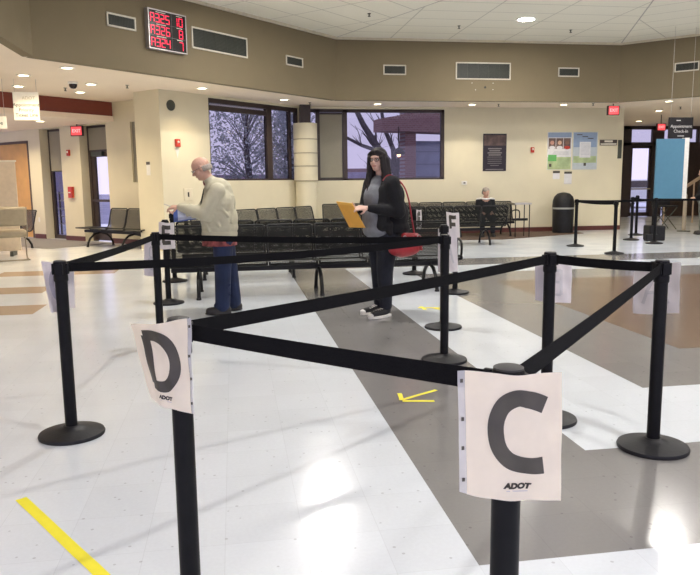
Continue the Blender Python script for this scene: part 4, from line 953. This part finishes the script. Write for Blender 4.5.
def head(b, c, M3, jaw=1, s=1):
    """skull, jaw, nose, ears, chin, brow in head axes: x forward, y left, z up"""
    def T(v): return Vector(c)+M3 @ (Vector(v)*s)
    E4 = M3.to_4x4()
    b.ell(T((-.012, 0, .03)), .098*s, .076*s, .088*s, E4); b.ell(T((.015, 0, -.035)), .072*s, .060*s*jaw, .075*s, E4)
    b.ell(T((.045, 0, -.085)), .034*s, .036*s*jaw, .026*s, E4); b.cone(T((.078, 0, .012)), T((.098, 0, -.022)), .009*s, .015*s, 10)
    b.cone(T((.070, -.03, .028)), T((.070, .03, .028)), .016*s, .016*s, 8); b.cone(T((.072, -.018, -.055)), T((.072, .018, -.055)), .013*s, .013*s, 8)
    for k in (-1, 1): b.ell(T((-.008, .077*k, -.005)), .020*s, .009*s, .032*s, E4); b.ell(T((.045, .042*k, -.025)), .026*s, .022*s, .026*s, E4)
def face_parts(par, c, M3, s=1, glasses=None, lip=LIP):
    def T(v): return Vector(c)+M3 @ (Vector(v)*s)
    for k in (-1, 1):
        MB().ell(T((.076, .031*k, .006)), .010*s, .013*s, .007*s, M3.to_4x4(), 12).build('eye', EYEW, par, smooth=True); MB().ell(T((.0845, .031*k, .006)), .004*s, .006*s, .006*s, M3.to_4x4(), 10).build('iris', EYED, par, smooth=True)
    MB().cone(T((.084, -.02, -.057)), T((.084, .02, -.057)), .0055*s, .0055*s, 8).build('mouth', lip, par, smooth=True)
    if glasses:
        b = MB()
        for k in (-1, 1):
            ring = [T((.098-.012*abs(math.cos(a))*(.5), .033*k+.024*math.cos(a), .006+.017*math.sin(a))) for a in [i*math.pi/8 for i in range(17)]]; b.tube(ring, .0032*s, 6)
            b.tube([T((.090, .057*k, .010)), T((.03, .082*k, .012)), T((-.02, .083*k, .004))], .0028*s, 6)
        b.tube([T((.099, -.010, .012)), T((.099, .010, .012))], .003*s, 6); b.build('glasses', glasses, par)

# --- old man in the cream jacket
man = thing('person', 'bald older man in a cream jacket and blue jeans, bent over writing', 'person', (-.10, 7.72, 0), R(180))
HM = Matrix.Rotation(R(28), 3, 'Y'); hc = Vector((.225, 0, 1.545)); 
b = MB(); head(b, hc, HM, 1.05, 1.0)
b.cone((.13, 0, 1.40), (.185, 0, 1.49), .060, .058); b.cone((.02, 0, 1.0), (.07, 0, 1.30), .13, .13); b.cone((.0, 0, .92), (.0, 0, 1.0), .13, .14)
for k in (-1, 1):
    b.cone((.07, 0, 1.33), (.06, .15*k, 1.32), .06, .055)
    b.cone((0, .09*k, .90), (-.01+.03*k, .10*k, .50), .085, .060); b.cone((-.01+.03*k, .10*k, .50), (-.03+.05*k, .10*k, .09), .058, .042); b.cone((-.03+.05*k, .1*k, .06), (.10+.05*k, .11*k, .035), .04, .032)
SHm = {1: Vector((.06, .17, 1.31)), -1: Vector((.08, -.17, 1.31))}; ELm = {1: Vector((.20, .22, 1.08)), -1: Vector((.24, -.20, 1.09))}; WRm = {1: Vector((.46, .10, 1.155)), -1: Vector((.46, -.10, 1.10))}
for k in (-1, 1): b.cone(SHm[k], ELm[k], .052, .040); b.cone(ELm[k], WRm[k], .038, .026)
hand(b, WRm[1], (.9, -.25, -.05), (0, -.5, -1), .9, .95, 1); hand(b, WRm[-1], (.95, .1, -.15), (0, .2, 1), .9, .95, 1)
body = blob('body', b, SKIN, man, .006, 3)
face_parts(body, hc, HM, 1, mat('thin_metal_frames', (.12, .10, .09), .3, metal=.5))
b = MB()
for a in range(-7, 8):
    an = math.pi+a*.21; b.ell(hc+HM @ Vector((-.012+.094*math.cos(an), .076*math.sin(an), -.012-.010*math.cos(a*.2))), .014, .014, .034, HM.to_4x4(), 8)
blob('hair', b, HAIRG, man, .006, 2, label='short grey fringe round the back of the bald head')
JK = mat('cream_jacket', (.47, .44, .32), .8, var=.07, scale=7, bump=.35, bscale=14)
b = MB()
b.cone((.055, 0, 1.30), (.05, 0, 1.24), .155, .16); b.ell((.05, 0, 1.18), .175, .235, .20); b.ell((.055, 0, 1.02), .200, .235, .22); b.ell((.05, 0, .93), .195, .225, .12); b.ell((.06, 0, .885), .185, .215, .06); b.cone((.10, 0, 1.37), (.135, 0, 1.41), .085, .075)
for k in (-1, 1):
    b.cone((.06, .02*k, 1.345), SHm[k], .07, .085); b.cone(SHm[k], ELm[k], .086, .075); mid = ELm[k].lerp(WRm[k], .55); b.cone(ELm[k], mid, .076, .062); b.cone(mid, ELm[k].lerp(WRm[k], .93), .060, .043)
    b.ell(ELm[k]+Vector((-.03, 0, -.03)), .06, .05, .05)
    for j in range(3): p = ELm[k].lerp(WRm[k], .15+.22*j); b.cone(p+Vector((-.01, -.05*k*0, .05)), p+Vector((.02, .03*k, -.055)), .018, .018, 8)
for p, q in (((.20, .14, 1.22), (.05, .24, .95)), ((.14, .20, 1.28), (-.05, .22, 1.05)), ((-.10, .12, 1.25), (-.08, .2, .98)), ((.22, .1, 1.1), (.16, .19, .90))): b.cone(p, q, .018, .014, 8)
blob('jacket', b, JK, man, .010, 3)
b = MB().lathe([(.170, -.035), (.186, -.03), (.190, 0), (.184, .03), (.17, .035)], 32, M=Matrix.Translation((.055, 0, .865)) @ Matrix.Diagonal((1.0, 1.16, 1, 1)), cap=False); b.build('jacket_waistband', JK, man, smooth=True)
b = MB(); b.tube([(.142+.0, .0, 1.425), (.20, .0, 1.33), (.235, 0, 1.20), (.245, 0, 1.0)], .008); b.build('jacket_zip', VENTG, man)
PL = mat('red_plaid_shirt', (.20, .045, .045), .85, var=.6, scale=22)
b = MB(); b.lathe([(.160, -.12), (.185, -.12), (.178, 0), (.16, 0)], 30, M=Matrix.Translation((.06, 0, .86)) @ Matrix.Diagonal((1.0, 1.18, 1, 1))); b.build('shirt_tail', PL, man, smooth=True)
b = MB(); b.cone((.135, 0, 1.395), (.145, 0, 1.405), .070, .066); b.build('shirt_collar', PL, man, smooth=True)
JN = mat('blue_jeans', (.006, .014, .048), .85, var=.25, scale=7, bump=.3, bscale=16)
b = MB(); b.ell((.03, 0, .84), .155, .185, .13)
for k in (-1, 1):
    kn = Vector((.0+.035*k, .105*k, .48)); an = Vector((-.01+.06*k, .105*k, .10)); b.cone((.02, .09*k, .80), kn, .115, .088); b.cone(kn, an, .088, .080); b.ell(an+Vector((.01, 0, .0)), .085, .078, .05)
    for z in (.18, .28, .44, .56): b.cone((.08+.03*k, .06*k, z), (-.06+.03*k, .15*k, z+.05), .020, .016, 8)
blob('jeans', b, JN, man, .010, 3)
for k in (-1, 1):
    b = MB(); x = -.02+.06*k; b.cone((x-.03, .105*k, .055), (x+.15, .12*k, .045), .050, .042); b.ell((x+.06, .112*k, .018), .145, .050, .018); blob('shoe', b, mat('dark_leather', (.014, .011, .010), .5), man, .008, 2)
b = MB().box(-.145, .145, -.11, .11, -.004, .004, Matrix.Translation((.38, .03, 1.075)) @ Matrix.Rotation(R(7), 4, 'Y') @ Matrix.Rotation(R(-32), 4, 'X'))
cb = tag(b.build('clipboard', mat('blue_clipboard', (.03, .07, .28), .4), loc=(-.10-.0, 7.72, 0), rz=R(180)), 'blue clipboard the old man is holding', 'clipboard')
t = tag(MB().box(-.135, .125, -.10, .10, .006, .012, Matrix.Translation((.355, .03, 1.075)) @ Matrix.Rotation(R(7), 4, 'Y') @ Matrix.Rotation(R(-32), 4, 'X')).build('form_paper', mat('form_paper', (.50, .55, .72), .5), loc=(-.10, 7.72, 0), rz=R(180)), 'pale bluish form on the blue clipboard', 'paper')
tag(MB().tube([(.50, .05, 1.135), (.585, .06, 1.175), (.615, .06, 1.185)], .0045).build('pen', CHROME, loc=(-.10, 7.72, 0), rz=R(180)), 'thin pen in the hand of the old man', 'pen')

# --- woman with long dark hair
wom = thing('person', 'woman with long dark hair and glasses in black cardigan, holding a yellow envelope', 'person', (1.505, 7.22, 0), R(204))
HW = Matrix.Rotation(R(28), 3, 'Z') @ Matrix.Rotation(R(2), 3, 'Y'); hw_ = Vector((.045, 0, 1.605))
b = MB(); head(b, hw_, HW, .97, .98); b.cone((.0, 0, 1.42), (.02, 0, 1.53), .052, .050); b.cone((0, 0, 1.0), (0, 0, 1.32), .13, .12)
for k in (-1, 1):
    b.cone((0, 0, 1.39), (0, .14*k, 1.375), .05, .055); b.cone((0, .09*k, .92), (.03*k, .09*k, .50), .085, .06); b.cone((.03*k, .09*k, .5), (.03*k-.01, .10*k, .09), .058, .038); b.cone((.04*k, .1*k, .05), (.10+.04*k, .11*k, .03), .032, .028)
SHw = {1: Vector((0, .175, 1.365)), -1: Vector((0, -.175, 1.365))}; ELw = {1: Vector((-.02, .255, 1.09)), -1: Vector((.05, -.22, 1.09))}; WRw = {1: Vector((.255, .11, 1.13)), -1: Vector((.26, -.06, 1.115))}
for k in (-1, 1): b.cone(SHw[k], ELw[k], .048, .038); b.cone(ELw[k], WRw[k], .036, .024)
hand(b, WRw[1], (.8, -.35, .05), (-.2, -.6, -.8), .8, .92, 1); hand(b, WRw[-1], (.9, .1, .1), (0, .6, .6), .8, .92, 1)
wb = blob('body', b, SKINP, wom, .006, 3); face_parts(wb, hw_, HW, .98, mat('black_glasses', (.01, .01, .01), .3))
b = MB()   # hair: cap, long curtains front and back
def TW(v): return hw_+HW @ Vector(v)
b.ell(TW((-.022, 0, .046)), .104, .090, .086, HW.to_4x4()); b.ell(TW((-.05, 0, -.03)), .080, .094, .10, HW.to_4x4())
for k in (-1, 1):
    h = 1 if k > 0 else .82
    b.cone(TW((.030, .076*k*h, .045)), TW((.030, .086*k*h, -.10)), .022, .028*h); b.cone(TW((.030, .086*k*h, -.10)), TW((.060, .095*k*h, -.24)), .028*h, .030*h); b.cone(TW((.060, .095*k*h, -.24)), TW((.10, .085*k*h, -.36 if k > 0 else -.30)), .029*h, .014)
    b.cone(TW((-.02, .085*k, 0)), TW((-.03, .10*k, -.2)), .035, .045); b.cone(TW((.03, .075*k, .055)), TW((.060, .022*k, .088)), .026, .022); b.cone(TW((.058, .072*k, .03)), TW((.050, .082*k, -.10)), .018, .022)
    b.cone(TW((.0, .085*k, -.05)), TW((.03, .11*k, -.28)), .03, .035)
b.cone(TW((-.06, 0, 0)), TW((-.10, 0, -.26)), .075, .10); b.cone(TW((-.10, 0, -.26)), TW((-.12, 0, -.36)), .10, .05)
blob('hair', b, HAIRD, wom, .007, 3)
b = MB(); b.ell((.06, 0, 1.22), .125, .165, .17); b.ell((.065, 0, 1.02), .140, .175, .20); b.ell((.055, 0, .90), .142, .178, .10); b.cone((.03, 0, 1.36), (.03, 0, 1.33), .10, .12)
blob('grey_top', b, mat('grey_shirt', (.17, .18, .20), .85, var=.2, scale=14, bump=.3, bscale=30), wom, .010, 3)
CD = mat('black_cardigan', (.004, .004, .006), .9, var=.3, scale=16, bump=.4, bscale=30)
b = MB()
b.ell((-.075, 0, 1.24), .155, .22, .18); b.ell((-.095, 0, 1.05), .185, .245, .22); b.ell((-.105, 0, .92), .185, .245, .12); b.ell((-.10, 0, .88), .18, .24, .045)
b.cone((-.02, 0, 1.40), (-.01, 0, 1.36), .075, .09)
for k in (-1, 1):
    b.cone((-.01, .05*k, 1.40), SHw[k], .06, .078); b.cone(SHw[k], ELw[k], .090, .078); mid = ELw[k].lerp(WRw[k], .6); b.cone(ELw[k], mid, .068, .054); b.cone(mid, ELw[k].lerp(WRw[k], .9), .052, .040)
    b.cone((.065, .135*k, 1.30), (.09, .140*k, .95), .062, .066); b.cone((.05, .175*k, .95), (.03, .185*k, .87), .055, .03); b.cone((.05, .11*k, 1.36), (.07, .145*k, 1.2), .035, .04)
blob('cardigan', b, CD, wom, .010, 3)
b = MB(); b.ell((-.02, 0, .84), .165, .195, .13)
for k in (-1, 1):
    kn = Vector((.03*k, .095*k, .49)); an = Vector((.035*k-.01, .10*k, .12)); b.cone((-.01, .09*k, .82), kn, .120, .088); b.cone(kn, an, .088, .066)
    for z in (.17, .24): b.cone((.05+.03*k, .06*k, z), (-.05+.03*k, .13*k, z+.03), .018, .014, 8)
blob('jeans', b, mat('dark_jeans', (.006, .008, .016), .85, var=.3, scale=10, bump=.3, bscale=18), wom, .009, 3)
for k in (-1, 1):
    x = .035*k; s = MB(); s.cone((x-.02, .10*k, .07), (x+.04, .105*k, .055), .045, .040); s.cone((x+.04, .105*k, .052), (x+.165, .118*k, .040), .040, .036); s = blob('sneaker', s, mat('sneaker_canvas', (.012, .012, .014), .7), wom, .007, 2)
    b = MB(); b.ell((x+.195, .12*k, .036), .030, .036, .024); b.build('toe_cap', WHITE, s, smooth=True)
    b = MB(); T4 = Matrix.Translation((x+.072, .110*k, 0)) @ Matrix.Rotation(R(5*k), 4, 'Z'); b.lathe([(.9, .0), (1, .004), (1, .024), (.9, .028)], 28, M=T4 @ Matrix.Diagonal((.152, .050, 1, 1))); b.build('white_sole', WHITE, s, smooth=True)
    b = MB()
    for j in range(4): b.tube([(x+.05+j*.026, .10*k-.022, .092-j*.007), (x+.05+j*.026, .10*k+.028, .092-j*.007)], .004, 5)
    b.build('laces', WHITE, s)
# envelope
def plate4(name, cs, m, parent, th=.004):
    A, B2, C2, D2 = [Vector(c) for c in cs]; n = (B2-A).cross(D2-A).normalized()*th/2; b = MB(); b.v = [A-n, B2-n, C2-n, D2-n, A+n, B2+n, C2+n, D2+n]
    for q in ((3, 2, 1, 0), (4, 5, 6, 7), (0, 1, 5, 4), (1, 2, 6, 5), (2, 3, 7, 6), (3, 0, 4, 7)): b.face(q)
    return b.build(name, m, parent)
en = thing('envelope', 'yellow manila envelope held by the woman', 'envelope', (1.12, 7.1, 1.06)); MY = mat('manila', (.72, .36, .045), .6, var=.05)
ec = [(-.085, .12, .135), (.045, -.07, .120), (.175, -.085, -.125), (.045, .105, -.130)]
plate4('envelope_body', ec, MY, en)
plate4('envelope_flap', [(-.085, .118, .135), (.045, -.073, .120), (.058, -.076, .095), (-.070, .114, .108)], mat('manila_flap', (.82, .46, .08), .6), en, .008)
# red bag
bag = thing('handbag', 'red slouchy handbag hanging at the hip of the woman', 'handbag', (1.505, 7.22, 0), R(204)); RB = mat('red_leather', (.30, .012, .02), .45, var=.15, scale=9, bump=.4, bscale=18)
b = MB(); b.ell((-.06, .31, .72), .20, .075, .085); b.ell((-.16, .30, .80), .13, .060, .07); b.ell((-.03, .30, .70), .10, .065, .07); b.ell((-.21, .30, .79), .10, .055, .06); b.cone((-.22, .3, .84), (-.06, .3, .85), .03, .03)
for i in range(6): b.cone((-.22+i*.045, .355, .84), (-.24+i*.055, .36, .70), .012, .012, 8)
blob('bag_body', b, RB, bag, .008, 2)
MB().tube(crom([(-.21, .28, .85), (-.185, .265, 1.02), (-.15, .262, 1.20), (-.10, .245, 1.34), (-.06, .15, 1.43), (.01, .13, 1.452), (.07, .12, 1.40)], 5), .008, 8).build('shoulder_strap', RB, bag, smooth=True)
b = MB()
for x in (-.20, -.02): b.lathe([(.022, -.004), (.022, .004), (.014, .004), (.014, -.004)], 14, M=Matrix.Translation((x, .365, .835)) @ Matrix.Rotation(R(90), 4, 'X'), cap=False)
b.build('metal_ring', CHROME, bag)

# --- seated man on the wall bench
sm = thing('person', 'seated person in a dark jacket with white shoulder stripe on the wall bench', 'person', (6.28, 17.28, 0), R(-100))
HS = Matrix.Rotation(R(30), 3, 'Z') @ Matrix.Rotation(R(18), 3, 'Y'); hs = Vector((.05, 0, 1.10))
b = MB(); head(b, hs, HS, 1, 1.0); b.cone((-.02, 0, .95), (.02, 0, 1.03), .055, .055); b.cone((-.1, 0, .52), (-.04, 0, .88), .13, .13)
for k in (-1, 1):
    b.cone((-.04, 0, .9), (-.03, .15*k, .88), .06, .055); b.cone((-.03, .17*k, .87), (.02, .22*k, .62), .05, .04); b.cone((.02, .22*k, .62), (.24, .12*k, .60), .038, .026); hand(b, (.24, .12*k, .60), (.9, -.3*k, -.1), (0, 0, -1), .6, .9, k)
    b.cone((-.08, .10*k, .50), (.34, .13*k, .48), .08, .06); b.cone((.34, .13*k, .48), (.32, .13*k, .09), .055, .04); b.cone((.33, .13*k, .05), (.46, .14*k, .035), .035, .03)
sb = blob('body', b, SKIN, sm, .007, 3); face_parts(sb, hs, HS, 1)
b = MB(); b.ell(hs+HS @ Vector((-.02, 0, .045)), .100, .084, .082, HS.to_4x4()); b.ell(hs+HS @ Vector((-.06, 0, -.02)), .055, .082, .07, HS.to_4x4()); blob('hair', b, HAIRG, sm, .008, 2)
b = MB(); b.ell((-.05, 0, .80), .15, .21, .17); b.ell((-.06, 0, .62), .17, .21, .17)
for k in (-1, 1): b.cone((-.03, .08*k, .92), (-.03, .17*k, .88), .06, .075); b.cone((-.03, .17*k, .87), (.02, .22*k, .62), .075, .062); b.cone((.02, .22*k, .62), (.2, .14*k, .60), .06, .042)
blob('jacket', b, CD, sm, .012, 3)
b = MB(); b.tube(crom([(-.02, -.22, .93), (.06, -.12, .95), (.10, 0, .93), (.06, .12, .95), (-.02, .22, .93)], 5), .022, 8); b.build('white_shoulder_stripe', WHITE, sm, smooth=True)
b = MB()
for k in (-1, 1): b.cone((-.08, .10*k, .50), (.34, .13*k, .48), .10, .08); b.cone((.34, .13*k, .48), (.33, .13*k, .12), .075, .06)
blob('trousers', b, mats['dark_jeans'], sm, .012, 3)
for k in (-1, 1): b = MB(); b.cone((.32, .13*k, .055), (.47, .14*k, .045), .050, .042); b.ell((.40, .135*k, .018), .13, .05, .018); blob('shoe', b, mats['dark_leather'], sm, .010, 2)

# --- person at the right edge
rp_ = thing('person', 'person in a black jacket and camouflage trousers cut off by the right edge', 'person', (11.50, 16.1, 0), R(150))
b = MB(); HR = Matrix.Rotation(R(10), 3, 'Y'); hr = Vector((.05, 0, 1.52)); head(b, hr, HR); b.cone((0, 0, 1.36), (.02, 0, 1.46), .055, .055); b.cone((0, 0, .95), (0, 0, 1.25), .13, .12)
for k in (-1, 1):
    b.cone((0, 0, 1.31), (0, .15*k, 1.30), .055, .055); b.cone((0, .17*k, 1.29), (.02, .24*k, 1.02), .048, .038); b.cone((.02, .24*k, 1.02), (.2, .16*k, .92), .036, .026); hand(b, (.2, .16*k, .92), (.9, -.1*k, -.3), (0, -.3*k, -1), .6, .92, k)
    b.cone((0, .09*k, .88), (.0, .11*k, .48), .085, .06); b.cone((0, .11*k, .48), (-.02, .12*k, .09), .058, .04); b.cone((0, .12*k, .05), (.12, .14*k, .035), .036, .03)
rb = blob('body', b, SKINP, rp_, .007, 3); face_parts(rb, hr, HR)
b = MB(); b.ell(hr+HR @ Vector((-.03, 0, .045)), .10, .087, .082, HR.to_4x4()); b.ell(hr+HR @ Vector((-.06, 0, -.03)), .06, .085, .09, HR.to_4x4()); blob('hair', b, HAIRD, rp_, .008, 2)
b = MB(); b.ell((0, 0, 1.17), .155, .205, .18); b.ell((.0, 0, .98), .17, .21, .20); b.ell((0, 0, .87), .17, .205, .07)
for k in (-1, 1): b.cone((0, .06*k, 1.34), (0, .17*k, 1.29), .06, .075); b.cone((0, .17*k, 1.29), (.02, .24*k, 1.02), .078, .062); b.cone((.02, .24*k, 1.02), (.18, .17*k, .93), .06, .042)
blob('jacket', b, CD, rp_, .011, 3)
b = MB(); b.ell((0, 0, .84), .15, .19, .12)
for k in (-1, 1): b.cone((0, .09*k, .82), (.0, .11*k, .48), .115, .09); b.cone((0, .11*k, .48), (-.02, .12*k, .11), .09, .078)
blob('trousers', b, mat('camouflage', (.14, .15, .14), .85, var=.7, scale=9), rp_, .011, 3)
for k in (-1, 1): b = MB(); b.cone((-.02, .12*k, .055), (.13, .135*k, .045), .05, .042); b.ell((.06, .13*k, .018), .14, .05, .018); blob('shoe', b, mats['dark_leather'], rp_, .010, 2)
# alcove downlights, added to brighten the dark left walls
for x, y, z, pw in ((-4.3, 17.6, 2.86, 190), (-5.9, 19.3, 2.86, 230), (-6.4, 16.6, 2.86, 160)):
    t = thing('recessed_downlight', 'round downlight added to brighten the alcove behind the burgundy beam', 'ceiling light', (x, y, z), 0, 'low ceiling downlights')
    MB().lathe([(.12, -.012), (.12, 0), (.085, 0), (.085, -.012), (.12, -.012)], 28, cap=False).build('trim_ring', OFFW, t, smooth=True); MB().lathe([(.001, -.010), (.085, -.010)], 24).build('lens', GLOW, t)
    lamp('downlight_lamp', (0, 0, -.03), pw, WARM, .07, spot=150, blend=.9, parent=t)
